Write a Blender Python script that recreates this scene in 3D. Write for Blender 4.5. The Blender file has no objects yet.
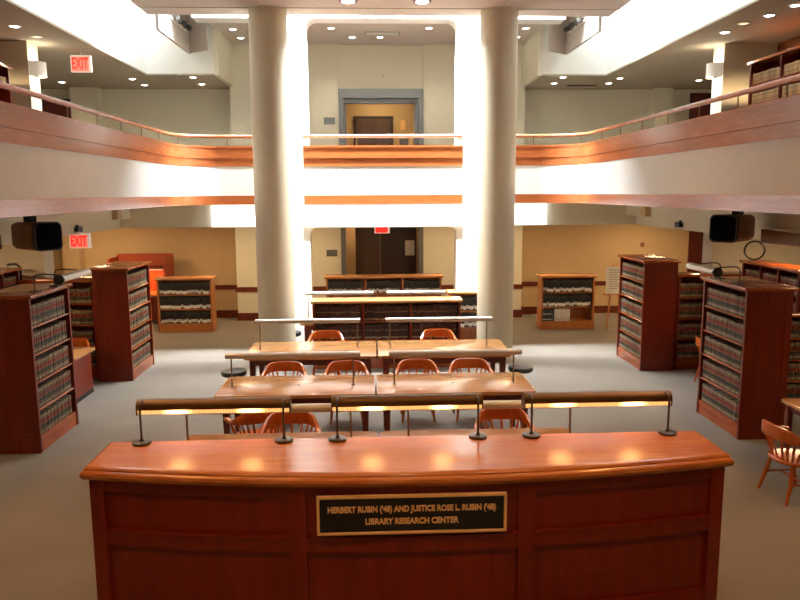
import bpy, bmesh, math, random
from mathutils import Vector, Matrix
PI = math.pi
rnd = random.Random(7)
scene = bpy.context.scene
COL = scene.collection

# ------------------------------------------------------------------ materials
def new_mat(name):
    m = bpy.data.materials.new(name); m.use_nodes = True
    nt = m.node_tree; b = nt.nodes['Principled BSDF']
    return m, nt, b

def paint(name, col, rough=0.85, bump=0.0, var=0.04, scale=6.0):
    m, nt, b = new_mat(name)
    tc = nt.nodes.new('ShaderNodeTexCoord'); no = nt.nodes.new('ShaderNodeTexNoise')
    no.inputs['Scale'].default_value = scale; no.inputs['Detail'].default_value = 4
    nt.links.new(tc.outputs['Object'], no.inputs['Vector'])
    mx = nt.nodes.new('ShaderNodeMix'); mx.data_type = 'RGBA'
    mx.inputs[6].default_value = (*[c*(1-var) for c in col], 1); mx.inputs[7].default_value = (*[min(1, c*(1+var)) for c in col], 1)
    nt.links.new(no.outputs['Fac'], mx.inputs[0]); nt.links.new(mx.outputs[2], b.inputs['Base Color'])
    b.inputs['Roughness'].default_value = rough
    if bump:
        n2 = nt.nodes.new('ShaderNodeTexNoise'); n2.inputs['Scale'].default_value = 180
        nt.links.new(tc.outputs['Object'], n2.inputs['Vector'])
        bp = nt.nodes.new('ShaderNodeBump'); bp.inputs['Strength'].default_value = bump; bp.inputs['Distance'].default_value = 0.01
        nt.links.new(n2.outputs['Fac'], bp.inputs['Height']); nt.links.new(bp.outputs['Normal'], b.inputs['Normal'])
    return m

def wood(name, dark, light, rough=0.3, grain=(1, 14, 14), coat=0.0, spec=0.5):
    """grain: noise scale per axis, small along the grain"""
    m, nt, b = new_mat(name)
    tc = nt.nodes.new('ShaderNodeTexCoord'); mp = nt.nodes.new('ShaderNodeMapping')
    mp.inputs['Scale'].default_value = grain
    nt.links.new(tc.outputs['Object'], mp.inputs['Vector'])
    no = nt.nodes.new('ShaderNodeTexNoise'); no.inputs['Scale'].default_value = 1.6; no.inputs['Detail'].default_value = 6; no.inputs['Distortion'].default_value = 0.6
    nt.links.new(mp.outputs['Vector'], no.inputs['Vector'])
    cr = nt.nodes.new('ShaderNodeValToRGB'); e = cr.color_ramp.elements
    e[0].position = 0.3; e[0].color = (*dark, 1); e[1].position = 0.7; e[1].color = (*light, 1)
    nt.links.new(no.outputs['Fac'], cr.inputs['Fac']); nt.links.new(cr.outputs['Color'], b.inputs['Base Color'])
    b.inputs['Roughness'].default_value = rough
    b.inputs['Coat Weight'].default_value = coat; b.inputs['Coat Roughness'].default_value = max(0.12, rough*.8)
    b.inputs['Specular IOR Level'].default_value = spec
    return m

def plain(name, col, rough=0.5, metal=0.0):
    m, nt, b = new_mat(name)
    tc = nt.nodes.new('ShaderNodeTexCoord'); no = nt.nodes.new('ShaderNodeTexNoise'); no.inputs['Scale'].default_value = 25
    nt.links.new(tc.outputs['Object'], no.inputs['Vector'])
    mr = nt.nodes.new('ShaderNodeMapRange'); mr.inputs['To Min'].default_value = max(0, rough-0.06); mr.inputs['To Max'].default_value = min(1, rough+0.06)
    nt.links.new(no.outputs['Fac'], mr.inputs['Value']); nt.links.new(mr.outputs['Result'], b.inputs['Roughness'])
    b.inputs['Base Color'].default_value = (*col, 1); b.inputs['Metallic'].default_value = metal
    return m

def glow(name, col, strength, base=None):
    m, nt, b = new_mat(name)
    b.inputs['Base Color'].default_value = (*(base or col), 1)
    b.inputs['Emission Color'].default_value = (*col, 1); b.inputs['Emission Strength'].default_value = strength
    return m

def book_mat(name, bands, mark, mark_amt, rough=0.55, jitter=0.0):
    """bands: [(v, colour)] up the spine (uv v); uv u is one random number per volume"""
    m, nt, b = new_mat(name)
    uv = nt.nodes.new('ShaderNodeUVMap'); uv.uv_map = 'UVMap'
    sp = nt.nodes.new('ShaderNodeSeparateXYZ'); nt.links.new(uv.outputs['UV'], sp.inputs['Vector'])
    wn = nt.nodes.new('ShaderNodeTexWhiteNoise'); wn.noise_dimensions = '1D'; nt.links.new(sp.outputs['X'], wn.inputs['W'])
    oi = nt.nodes.new('ShaderNodeObjectInfo')
    ad0 = nt.nodes.new('ShaderNodeMath'); ad0.operation = 'ADD'
    nt.links.new(wn.outputs['Value'], ad0.inputs[0]); nt.links.new(oi.outputs['Random'], ad0.inputs[1])
    fr = nt.nodes.new('ShaderNodeMath'); fr.operation = 'FRACT'; nt.links.new(ad0.outputs[0], fr.inputs[0])
    jt = nt.nodes.new('ShaderNodeMath'); jt.operation = 'MULTIPLY_ADD'; jt.inputs[1].default_value = jitter
    nt.links.new(fr.outputs[0], jt.inputs[0]); nt.links.new(sp.outputs['Y'], jt.inputs[2])
    cr = nt.nodes.new('ShaderNodeValToRGB'); cr.color_ramp.interpolation = 'CONSTANT'
    el = cr.color_ramp.elements
    el[0].position = bands[0][0]; el[0].color = (*bands[0][1], 1)
    el[1].position = bands[1][0]; el[1].color = (*bands[1][1], 1)
    for p, c in bands[2:]:
        k = el.new(p); k.color = (*c, 1)
    nt.links.new(jt.outputs[0], cr.inputs['Fac'])
    # per-volume tone
    mr = nt.nodes.new('ShaderNodeMapRange'); mr.inputs['To Min'].default_value = 0.65; mr.inputs['To Max'].default_value = 1.25
    nt.links.new(fr.outputs[0], mr.inputs['Value'])
    ml = nt.nodes.new('ShaderNodeVectorMath'); ml.operation = 'SCALE'
    nt.links.new(cr.outputs['Color'], ml.inputs[0]); nt.links.new(mr.outputs['Result'], ml.inputs['Scale'])
    # small printed marks
    tc = nt.nodes.new('ShaderNodeTexCoord'); no = nt.nodes.new('ShaderNodeTexNoise'); no.inputs['Scale'].default_value = 60; no.inputs['Detail'].default_value = 1
    nt.links.new(tc.outputs['Object'], no.inputs['Vector'])
    gt = nt.nodes.new('ShaderNodeMath'); gt.operation = 'GREATER_THAN'; gt.inputs[1].default_value = 1-mark_amt
    nt.links.new(no.outputs['Fac'], gt.inputs[0])
    mx = nt.nodes.new('ShaderNodeMix'); mx.data_type = 'RGBA'; mx.inputs[7].default_value = (*mark, 1)
    nt.links.new(gt.outputs[0], mx.inputs[0]); nt.links.new(ml.outputs['Vector'], mx.inputs[6])
    nt.links.new(mx.outputs[2], b.inputs['Base Color']); b.inputs['Roughness'].default_value = rough
    return m

M = {}
M['cream'] = paint('cream_paint', (0.74, 0.70, 0.55), 0.8, 0.03)
M['tan'] = paint('tan_tinted_paint', (0.60, 0.43, 0.235), 0.85, 0.03)  # cream walls with the warm lamp tint put into the colour
M['white'] = paint('white_paint', (0.82, 0.81, 0.76), 0.8, 0.02)
M['ceil'] = paint('ceiling_paint', (0.40, 0.34, 0.25), 0.9, 0.04)
M['slab'] = paint('slab_paint', (0.55, 0.48, 0.42), 0.9, 0.02)
M['column'] = paint('column_paint', (0.62, 0.545, 0.385), 0.5, 0.02)
M['grey'] = plain('grey_metal', (0.15, 0.155, 0.15), 0.45, 0.3)
M['darkgrey'] = plain('dark_grey', (0.045, 0.045, 0.045), 0.5)
M['black'] = plain('black_plastic', (0.012, 0.012, 0.014), 0.45)
M['grille'] = plain('black_grille', (0.006, 0.006, 0.008), 0.8)
M['grille'].node_tree.nodes['Principled BSDF'].inputs['Specular IOR Level'].default_value = 0.0
M['brass'] = plain('brass', (1.0, 0.60, 0.26), 0.4, 0.0)
M['bronze'] = plain('bronze_metal', (0.15, 0.08, 0.03), 0.45, 0.7)
M['steel'] = plain('pale_metal_shade', (0.62, 0.58, 0.52), 0.35, 0.5)
M['post'] = plain('post_metal', (0.34, 0.24, 0.14), 0.4, 0.7)
M['pewter'] = plain('pewter_metal', (0.10, 0.085, 0.065), 0.35, 0.8)
M['counter_top'] = wood('counter_top_wood', (0.46, 0.12, 0.022), (0.66, 0.22, 0.045), 0.24, (1.2, 14, 14), 0.3)
M['counter'] = wood('counter_front_shaded_wood', (0.19, 0.011, 0.001), (0.28, 0.02, 0.003), 0.32, (9, 9, 1))  # same wood as the top, darkened for the dim light on the front
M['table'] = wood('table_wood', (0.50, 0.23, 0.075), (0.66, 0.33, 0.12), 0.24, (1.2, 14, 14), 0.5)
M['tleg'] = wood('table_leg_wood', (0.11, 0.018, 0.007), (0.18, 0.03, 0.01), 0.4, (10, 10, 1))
M['chair'] = wood('chair_wood', (0.46, 0.085, 0.010), (0.60, 0.14, 0.02), 0.24, (8, 8, 2), 0.3)
M['case'] = wood('case_wood', (0.13, 0.010, 0.0015), (0.20, 0.018, 0.003), 0.35, (10, 10, 1))  # case mahogany darkened for the weak light on the end panels
M['case_top'] = wood('case_top_wood', (0.30, 0.055, 0.012), (0.44, 0.10, 0.022), 0.18, (1.5, 12, 12), 0.3)
M['case_l'] = wood('lit_case_wood', (0.44, 0.15, 0.04), (0.58, 0.22, 0.06), 0.3, (10, 10, 1))  # low cases: the brighter light on them is put into this paler colour
M['case_lt'] = wood('light_case_top_wood', (0.55, 0.24, 0.08), (0.68, 0.32, 0.12), 0.22, (1.5, 12, 12), 0.3)
M['panel'] = wood('balcony_wood', (0.32, 0.085, 0.025), (0.43, 0.125, 0.038), 0.25, (2, 2, 14), 0.2)
M['rail'] = wood('rail_wood', (0.36, 0.13, 0.06), (0.48, 0.18, 0.08), 0.25, (3, 3, 3), 0.3)
M['dkdoor'] = wood('dark_door_wood', (0.028, 0.015, 0.012), (0.042, 0.021, 0.017), 0.45, (10, 10, 1))
M['dkdoor2'] = wood('brown_door_wood', (0.075, 0.04, 0.025), (0.11, 0.058, 0.036), 0.45, (10, 10, 1))
M['maroon'] = wood('maroon_wood', (0.10, 0.012, 0.01), (0.15, 0.02, 0.015), 0.5, (10, 10, 1))
M['carrel'] = wood('carrel_wood', (0.30, 0.045, 0.015), (0.40, 0.07, 0.022), 0.4, (8, 8, 1))
M['speaker'] = wood('speaker_wood', (0.22, 0.10, 0.045), (0.30, 0.14, 0.06), 0.5, (8, 8, 2))
M['paper'] = plain('paper', (0.80, 0.78, 0.72), 0.9)
M['leather'] = plain('black_leather', (0.02, 0.02, 0.022), 0.35)
M['exit_red'] = glow('exit_red', (1.0, 0.02, 0.01), 1.0, (0.5, 0.02, 0.01))
M['exit_field'] = glow('exit_field', (1.0, 0.17, 0.11), 0.8, (0.7, 0.25, 0.2))
M['exit_dim'] = glow('exit_dim', (1.0, 0.03, 0.03), 0.9)
M['exit_box'] = glow('exit_box', (1.0, 0.85, 0.70), 0.35, (0.85, 0.8, 0.72))
M['lens'] = glow('lamp_lens', (1.0, 0.93, 0.86), 9.0)
M['lens_off'] = glow('lamp_lens_dim', (1.0, 0.85, 0.5), 1.1)
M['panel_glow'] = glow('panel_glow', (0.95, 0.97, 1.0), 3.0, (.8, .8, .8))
M['sconce'] = glow('sconce_glass', (1.0, 0.90, 0.72), 0.25, (0.8, 0.76, 0.66))

def carpet():
    m, nt, b = new_mat('carpet')
    tc = nt.nodes.new('ShaderNodeTexCoord')
    n1 = nt.nodes.new('ShaderNodeTexNoise'); n1.inputs['Scale'].default_value = 140; n1.inputs['Detail'].default_value = 3
    n2 = nt.nodes.new('ShaderNodeTexNoise'); n2.inputs['Scale'].default_value = 1.2; n2.inputs['Detail'].default_value = 3
    for n in (n1, n2): nt.links.new(tc.outputs['Object'], n.inputs['Vector'])
    ad = nt.nodes.new('ShaderNodeMath'); ad.operation = 'MULTIPLY_ADD'; ad.inputs[1].default_value = 0.35
    nt.links.new(n2.outputs['Fac'], ad.inputs[0]); nt.links.new(n1.outputs['Fac'], ad.inputs[2])
    cr = nt.nodes.new('ShaderNodeValToRGB'); e = cr.color_ramp.elements
    e[0].position = 0.4; e[0].color = (0.18, 0.153, 0.122, 1); e[1].position = 0.95; e[1].color = (0.295, 0.255, 0.212, 1)
    nt.links.new(ad.outputs[0], cr.inputs['Fac']); nt.links.new(cr.outputs['Color'], b.inputs['Base Color'])
    b.inputs['Roughness'].default_value = 0.95; b.inputs['Specular IOR Level'].default_value = 0.2
    bp = nt.nodes.new('ShaderNodeBump'); bp.inputs['Strength'].default_value = 0.4; bp.inputs['Distance'].default_value = 0.01
    nt.links.new(n1.outputs['Fac'], bp.inputs['Height']); nt.links.new(bp.outputs['Normal'], b.inputs['Normal'])
    return m
M['carpet'] = carpet()

def diffuser_mat():
    """ribbed lamp diffuser: the two bulbs inside show as hot spots along its length (local x)"""
    m, nt, b = new_mat('lamp_diffuser')
    tc = nt.nodes.new('ShaderNodeTexCoord'); sp = nt.nodes.new('ShaderNodeSeparateXYZ'); nt.links.new(tc.outputs['Object'], sp.inputs['Vector'])
    ab = nt.nodes.new('ShaderNodeMath'); ab.operation = 'ABSOLUTE'; nt.links.new(sp.outputs['X'], ab.inputs[0])
    su = nt.nodes.new('ShaderNodeMath'); su.operation = 'SUBTRACT'; su.inputs[1].default_value = 0.30; nt.links.new(ab.outputs[0], su.inputs[0])
    a2 = nt.nodes.new('ShaderNodeMath'); a2.operation = 'ABSOLUTE'; nt.links.new(su.outputs[0], a2.inputs[0])
    mr = nt.nodes.new('ShaderNodeMapRange'); mr.interpolation_type = 'SMOOTHERSTEP'
    mr.inputs['From Min'].default_value = 0.0; mr.inputs['From Max'].default_value = 0.15; mr.inputs['To Min'].default_value = 11.0; mr.inputs['To Max'].default_value = 1.1
    nt.links.new(a2.outputs[0], mr.inputs['Value']); nt.links.new(mr.outputs['Result'], b.inputs['Emission Strength'])
    b.inputs['Emission Color'].default_value = (1.0, 0.50, 0.16, 1); b.inputs['Base Color'].default_value = (0.75, 0.5, 0.28, 1)
    b.inputs['Roughness'].default_value = 0.3
    return m
M['diffuser'] = diffuser_mat()

TAN = (0.165, 0.112, 0.06); RED = (0.21, 0.018, 0.009); BLK = (0.025, 0.03, 0.022); LAB = (0.42, 0.36, 0.25); GRN = (0.06, 0.07, 0.04)
M['law'] = book_mat('law_cloth', [(0.0, TAN), (0.10, LAB), (0.16, TAN), (0.24, GRN), (0.30, BLK), (0.45, TAN), (0.50, RED), (0.72, TAN), (0.86, LAB), (0.91, (0.16, 0.12, 0.08))], (0.6, 0.5, 0.3), 0.34)
M['blackbook'] = book_mat('black_cloth', [(0.0, BLK), (0.16, (0.9, 0.9, 0.88)), (0.42, BLK), (0.46, (0.02, 0.02, 0.02)), (0.86, (0.09, 0.09, 0.08)), (0.90, BLK)], (0.5, 0.5, 0.45), 0.19, 0.5, 0.16)
M['greenbook'] = book_mat('green_cloth', [(0.0, (0.03, 0.06, 0.05)), (0.14, (0.7, 0.7, 0.66)), (0.22, (0.03, 0.06, 0.05)), (0.6, (0.6, 0.6, 0.56)), (0.68, (0.04, 0.07, 0.06))], (0.5, 0.5, 0.45), 0.28, 0.5, 0.03)
M['maroonbook'] = book_mat('maroon_cloth', [(0.0, (0.05, 0.018, 0.014)), (0.12, (0.55, 0.45, 0.30)), (0.20, (0.04, 0.014, 0.012)), (0.62, (0.45, 0.34, 0.18)), (0.655, (0.05, 0.018, 0.014))], (0.4, 0.3, 0.18), 0.25, 0.5, 0.06)
M['creambook'] = book_mat('cream_cloth', [(0.0, (0.55, 0.36, 0.16)), (0.25, (0.45, 0.17, 0.06)), (0.33, (0.55, 0.36, 0.16)), (0.70, (0.38, 0.22, 0.10)), (0.78, (0.60, 0.42, 0.2))], (0.5, 0.35, 0.16), 0.30)

# ------------------------------------------------------------------ mesh builder
class MB:
    def __init__(self): self.bm = bmesh.new(); self.mat = 0
    def _f(self, vs):
        try:
            f = self.bm.faces.new(vs); f.material_index = self.mat; return f
        except ValueError: return None
    def box(self, x0, x1, y0, y1, z0, z1, bev=0.0, seg=1):
        v = [self.bm.verts.new((x, y, z)) for z in (z0, z1) for y in (y0, y1) for x in (x0, x1)]
        fs = [self._f([v[i] for i in q]) for q in ((0, 2, 3, 1), (4, 5, 7, 6), (0, 1, 5, 4), (2, 6, 7, 3), (0, 4, 6, 2), (1, 3, 7, 5))]
        if bev:
            es = list({e for f in fs for e in f.edges})
            bmesh.ops.bevel(self.bm, geom=es, offset=bev, segments=seg, affect='EDGES', profile=0.5)
        return self
    def prism(self, poly, z0, z1, bev=0.0, seg=2):
        a = [self.bm.verts.new((x, y, z0)) for x, y in poly]; b = [self.bm.verts.new((x, y, z1)) for x, y in poly]
        n = len(poly); fs = [self._f(a[::-1]), self._f(b)]
        for i in range(n): fs.append(self._f([a[i], a[(i+1) % n], b[(i+1) % n], b[i]]))
        if bev:
            es = list(fs[1].edges) + list(fs[0].edges)
            bmesh.ops.bevel(self.bm, geom=es, offset=bev, segments=seg, affect='EDGES', profile=0.5)
        return self
    def layers(self, loops, cap=True):
        """loops: list of equal-length closed point lists"""
        vs = [[self.bm.verts.new(p) for p in L] for L in loops]; n = len(loops[0])
        for a, b in zip(vs, vs[1:]):
            for i in range(n): self._f([a[i], a[(i+1) % n], b[(i+1) % n], b[i]])
        if cap: self._f(vs[0][::-1]); self._f(vs[-1])
        return self
    def lathe(self, prof, c=(0, 0, 0), seg=20, axis='z'):
        loops = []
        for r, h in prof:
            L = []
            for i in range(seg):
                a = 2*PI*i/seg; u, w = max(r, 1e-4)*math.cos(a), max(r, 1e-4)*math.sin(a)
                if axis == 'z': p = (c[0]+u, c[1]+w, c[2]+h)
                elif axis == 'x': p = (c[0]+h, c[1]+u, c[2]+w)
                else: p = (c[0]+w, c[1]+h, c[2]+u)
                L.append(p)
            loops.append(L)
        return self.layers(loops)
    def cyl(self, p0, p1, r0, r1=None, seg=10):
        return self.tube([p0, p1], [r0, r0 if r1 is None else r1], seg)
    def tube(self, pts, r, seg=10, closed=False, sx=1.0, sz=1.0):
        pts = [Vector(p) for p in pts]; n = len(pts)
        rs = r if isinstance(r, (list, tuple)) else [r]*n
        loops = []; prev = None
        for i, p in enumerate(pts):
            if closed: t = pts[(i+1) % n]-pts[i-1]
            else: t = pts[min(i+1, n-1)]-pts[max(i-1, 0)]
            t.normalize()
            up = Vector((0, 0, 1)) if abs(t.z) < 0.95 else Vector((0, 1, 0))
            if prev is not None:
                b = prev - t*prev.dot(t)
                if b.length > 1e-4: up = b
            a = t.cross(up).normalized(); b = a.cross(t).normalized(); prev = b
            loops.append([tuple(p+a*(rs[i]*sx*math.cos(2*PI*k/seg))+b*(rs[i]*sz*math.sin(2*PI*k/seg))) for k in range(seg)])
        if closed:
            loops.append(loops[0]); self.layers(loops, cap=False)
            bmesh.ops.remove_doubles(self.bm, verts=self.bm.verts, dist=1e-5)
        else: self.layers(loops)
        return self
    def ribbon(self, path, o0, o1, z0, z1):
        """solid strip along a plan path; o0..o1 = offsets to the RIGHT of the walking direction"""
        pts = [Vector(p) for p in path]; nr = []
        for i in range(len(pts)):
            t = (pts[min(i+1, len(pts)-1)]-pts[max(i-1, 0)]).normalized(); nr.append(Vector((t.y, -t.x)))
        loops = []
        for p, n in zip(pts, nr):
            a, b = p+n*o0, p+n*o1
            loops.append([(a.x, a.y, z0), (b.x, b.y, z0), (b.x, b.y, z1), (a.x, a.y, z1)])
        return self.layers(loops)
    def mesh(self, name, mats, smooth=35):
        bm = self.bm
        bmesh.ops.recalc_face_normals(bm, faces=bm.faces)
        me = bpy.data.meshes.new(name); bm.to_mesh(me); bm.free()
        for m in (mats if isinstance(mats, (list, tuple)) else [mats]): me.materials.append(m)
        if smooth and len(me.polygons):
            me.polygons.foreach_set('use_smooth', [True]*len(me.polygons)); me.set_sharp_from_angle(angle=math.radians(smooth))
        return me
    def build(self, name, mats, parent=None, loc=None, rotz=None, smooth=35):
        o = bpy.data.objects.new(name, self.mesh(name, mats, smooth)); COL.objects.link(o)
        if parent: o.parent = parent
        if loc: o.location = loc
        if rotz: o.rotation_euler.z = rotz
        return o

def tag(o, label, cat, group=None, kind=None):
    o['label'] = label; o['category'] = cat
    if group: o['group'] = group
    if kind: o['kind'] = kind
    return o
def thing(name, label, cat, loc=(0, 0, 0), rotz=0, group=None):
    o = bpy.data.objects.new(name, None); COL.objects.link(o); o.empty_display_size = 0.1
    o.location = loc; o.rotation_euler.z = rotz
    return tag(o, label, cat, group)
def struct(name, mb, mat, label, cat):
    return tag(mb.build(name, mat), label, cat, kind='structure')
def kids(o): return [c for c in COL.objects if c.parent == o]
def dup(root, loc, rotz=0, label=None, group=None):
    def cp(o, parent):
        c = o.copy(); COL.objects.link(c)
        if parent: c.parent = parent
        for ch in KIDS.get(o.name, ()): cp(ch, c)
        return c
    KIDS = {}
    for ob in COL.objects:
        if ob.parent: KIDS.setdefault(ob.parent.name, []).append(ob)
    r = cp(root, None); r.location = loc; r.rotation_euler.z = rotz
    if label: r['label'] = label
    if group: r['group'] = group
    return r

AX = 0.27                     # the hall's axis
def mir(x): return 2*AX-x

# ------------------------------------------------------------------ room shell
W0, W1, YB, YF = -9.6, 2*AX+9.6, 19.2, -2.6
struct('floor', MB().box(W0-.2, W1+.2, YF-.2, 21.2, -0.15, 0), M['carpet'], 'grey-beige carpet covering the reading room floor', 'floor')
b = MB(); b.box(W0-.2, W0, YF, YB, 0, 8.2); struct('wall_left', b, M['tan'], 'tan-tinted cream outer wall behind the left bookcases', 'wall')
b = MB(); b.box(W1, W1+.2, YF, YB, 0, 8.2); struct('wall_right', b, M['tan'], 'tan-tinted cream outer wall behind the right bookcases', 'wall')
b = MB(); b.box(W0, W1, YF-.2, YF, 0, 8.2); struct('wall_front', b, M['cream'], 'cream wall at the near end of the hall', 'wall')

# back wall: wings at YB, centre bay at 18.7, with the door openings of both floors
CB0, CB1 = -3.45, mir(-3.45)
b = MB()
b.box(W0, CB0, YB, YB+.2, 0, 3.1); b.box(CB1, W1, YB, YB+.2, 0, 3.1)
b.box(-7.9, -7.48, YB-.35, YB, 0, 2.7)
struct('wall_back_lower', b, M['tan'], 'tan-tinted cream back wall of the lower side aisles', 'wall')
b = MB()
b.box(W0, CB0, YB, YB+.2, 3.3, 8.2); b.box(CB1, W1, YB, YB+.2, 3.3, 8.2)
b.box(-7.45, -6.75, YB-.3, YB, 3.3, 5.93); b.box(mir(-7.35), mir(-6.9), YB-.3, YB, 3.3, 5.93)
struct('wall_back_upper', b, M['cream'], 'cream back wall of the upper side galleries', 'wall')
D0, D1 = -0.68, 1.33
b = MB()
for z0, z1, dt in ((0, 3.1, 2.62), (3.3, 8.2, 5.85)):
    yb = 18.7
    b.box(CB0, D0-.06, yb, yb+.5, z0, z1); b.box(D1+.06, CB1, yb, yb+.5, z0, z1)
    b.box(D0-.06, D1+.06, yb+.1, yb+.5, dt, z1)
b.box(CB0, CB0+.1, 16.95, 18.7, 5.93, 8.2); b.box(CB1-.1, CB1, 16.95, 18.7, 5.93, 8.2)
struct('wall_bay', b, M['cream'], 'cream back wall of the central bay with a doorway on each floor', 'wall')
# lobbies behind the doorways
b = MB(); b.box(D0-1.2, D1+1.2, 20.9, 21.0, 3.3, 6.2); b.box(D0-.35, D0-.25, 19.2, 20.9, 3.3, 6.2); b.box(D1+.25, D1+.35, 19.2, 20.9, 3.3, 6.2); b.box(D0-.4, D1+.4, 19.2, 21, 6.1, 6.2)
struct('wall_lobby', b, M['tan'], 'yellow-lit wall of the upper elevator lobby', 'wall')
b = MB(); b.box(D0-.5, D1+.5, 20.5, 20.6, 0, 3.1); b.box(D0-.35, D0-.25, 19.2, 20.5, 0, 3.1); b.box(D1+.25, D1+.35, 19.2, 20.5, 0, 3.1)
struct('wall_vestibule', b, M['tan'], 'tan-tinted cream wall strip inside the lower doorway', 'wall')

# upper floor slab with its soffits (the side galleries, the back corridor)
b = MB()
b.box(W0, -3.82, YF, 21.0, 3.06, 3.3); b.box(mir(-3.82), W1, YF, 21.0, 3.06, 3.3); b.box(-3.82, mir(-3.82), 15.05, 21.0, 3.06, 3.3)
struct('floor_upper', b, M['cream'], 'white-edged floor slab of the upper gallery', 'floor')
b = MB()
b.box(W0, -5.35, YF, YB, 2.72, 2.78); b.box(mir(-5.35), W1, YF, YB, 2.72, 2.78); b.box(-5.4, mir(-5.4), 15.75, YB, 2.72, 2.78)
struct('ceiling_lower', b, M['ceil'], 'low ceiling over the aisles below the gallery', 'ceiling')
for sgn, nm in ((0, 'left'), (1, 'right')):
    X = (lambda x: x) if not sgn else mir
    b = MB()
    b.box(*sorted((X(-5.35), X(-5.0))), YF, 15.75, 2.78, 3.06); b.box(*sorted((X(-5.6), X(-5.25))), YF, 15.9, 2.58, 2.80)
    struct('trim_beam_'+nm, b, M['cream'], 'stepped white beam under the %s gallery' % nm, 'beam')
b = MB(); b.box(-5.3, -1.6, 15.5, 15.8, 2.58, 3.06); b.box(2.14, mir(-5.3), 15.5, 15.8, 2.58, 3.06)
b.box(-5.0, -1.6, 15.42, 15.5, 2.80, 3.06); b.box(2.14, mir(-5.0), 15.42, 15.5, 2.80, 3.06)
struct('trim_beam_back', b, M['cream'], 'stepped white beam under the back gallery beside the columns', 'beam')

b = MB(); b.box(W0, -3.95, YF, YB, 3.3, 3.312); b.box(mir(-3.95), W1, YF, YB, 3.3, 3.312); b.box(-3.95, mir(-3.95), 15.5, YB, 3.3, 3.312)
struct('floor_gallery', b, M['carpet'], 'carpet of the upper gallery', 'floor')
# balcony path
def arc(cx, cy, r, a0, a1, n=10): return [(cx+r*math.cos(a0+(a1-a0)*i/n), cy+r*math.sin(a0+(a1-a0)*i/n)) for i in range(n+1)]
PL = [(-3.8, y) for y in (-2.5, 0, 3, 6, 9, 12, 14.0)] + arc(-3.0, 14.2, 0.8, PI, PI/2) + [(-2.4, 15.0), (-1.85, 15.0)]
PR = [(mir(x), y) for x, y in PL][::-1]
PM = [(-1.33, 14.98), (0.3, 14.98), (1.93, 14.98)]
b = MB(); b.ribbon(PL, -.25, .03, 3.06, 3.84); struct('wall_spandrel_left', b, M['white'], 'white band between the floors along the left gallery', 'wall')
b = MB(); b.ribbon(PR, -.25, .03, 3.06, 3.84); struct('wall_spandrel_right', b, M['white'], 'white band between the floors along the right gallery', 'wall')

b = MB(); b.ribbon(PM, -.12, .03, 3.06, 3.84); struct('wall_spandrel_middle', b, M['white'], 'white band between the floors between the two columns', 'wall')
# white frame wall behind the columns: jambs, header, spandrel, rounded opening corners
FY0, FY1 = 14.99, 15.45
JL0, JL1, JR0, JR1 = -2.1, -1.23, 1.81, 2.64
b = MB()
b.box(JL0, JL1, FY0, FY1, 0, 6.72); b.box(JR0, JR1, FY0, FY1, 0, 6.72)
b.box(JL1, JR0, FY0, FY1, 2.58, 4.2); b.box(CB0, CB1, FY0, FY1, 6.72, 8.2)
def corner(mb, cx, cz, r, sx):
    # concave fillet in the xz plane
    pts = [(cx, cz)] + [(cx+sx*(r-r*math.cos(t)), cz-r+r*math.sin(t)) for t in [PI/2*i/8 for i in range(9)]]
    # arc from (cx, cz-r) curving to (cx+sx*r, cz)
    va = [mb.bm.verts.new((x, FY0, z)) for x, z in pts]; vb = [mb.bm.verts.new((x, FY1, z)) for x, z in pts]
    n = len(pts); mb._f(va); mb._f(vb[::-1])
    for i in range(n): mb._f([va[i], vb[i], vb[(i+1) % n], va[(i+1) % n]])
for cz, r in ((2.58, 0.14), (6.72, 0.2)):
    corner(b, JL1, cz, r, 1); corner(b, JR0, cz, r, -1)
struct('wall_frame', b, M['white'], 'bright white frame wall standing behind the two columns', 'wall')

# ceilings
b = MB()
b.box(-4.1, mir(-4.1), YF, 13.7, 6.6, 6.85); b.box(-4.1, mir(-4.1), 13.7, 14.3, 6.61, 6.85)
struct('ceiling_slab', b, M['slab'], 'high ceiling slab over the near half of the hall', 'ceiling')
b = MB()
for xx in (-1.9, 2.44): b.box(xx-.006, xx+.006, YF, 13.69, 6.592, 6.6)
b.box(-4.1, mir(-4.1), 12.0, 12.012, 6.592, 6.6); b.box(-4.1, mir(-4.1), 13.69, 13.70, 6.590, 6.61)
struct('trim_1', b, M['ceil'], 'thin panel joints in the high ceiling', 'joint')
b = MB()
b.box(W0, -4.95, YF, YB, 5.93, 5.96); b.box(mir(-4.95), W1, YF, YB, 5.93, 5.96)
b.box(-4.95, CB0, 16.95, YB, 5.93, 5.96); b.box(CB1, mir(-4.95), 16.95, YB, 5.93, 5.96)
struct('ceiling_wings', b, M['ceil'], 'ceiling of the upper side galleries', 'ceiling')
b = MB(); b.box(CB0, CB1, FY1, 18.8, 6.95, 7.05); struct('ceiling_bay', b, M['slab'], 'cream ceiling of the central bay', 'ceiling')
b = MB()
b.box(-5.1, -4.97, YF, 17.05, 5.95, 8.2); b.box(mir(-4.97), mir(-5.1), YF, 17.05, 5.95, 8.2)
b.box(-5.0, CB0, 16.97, 17.1, 5.95, 8.2); b.box(CB1, mir(-5.0), 16.97, 17.1, 5.95, 8.2)
struct('wall_light_well', b, M['white'], 'white walls of the light wells above the galleries', 'wall')
SX0, SX1, SY0, SY1 = -2.15, 2.70, 14.15, 14.99      # skylight opening
b = MB(); b.box(W0-.2, SX0, YF-.2, 21.2, 8.2, 8.35); b.box(SX1, W1+.2, YF-.2, 21.2, 8.2, 8.35); b.box(SX0, SX1, YF-.2, SY0, 8.2, 8.35); b.box(SX0, SX1, SY1, 21.2, 8.2, 8.35); struct('ceiling_roof', b, M['white'], 'white underside of the roof over the light wells', 'ceiling')
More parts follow.
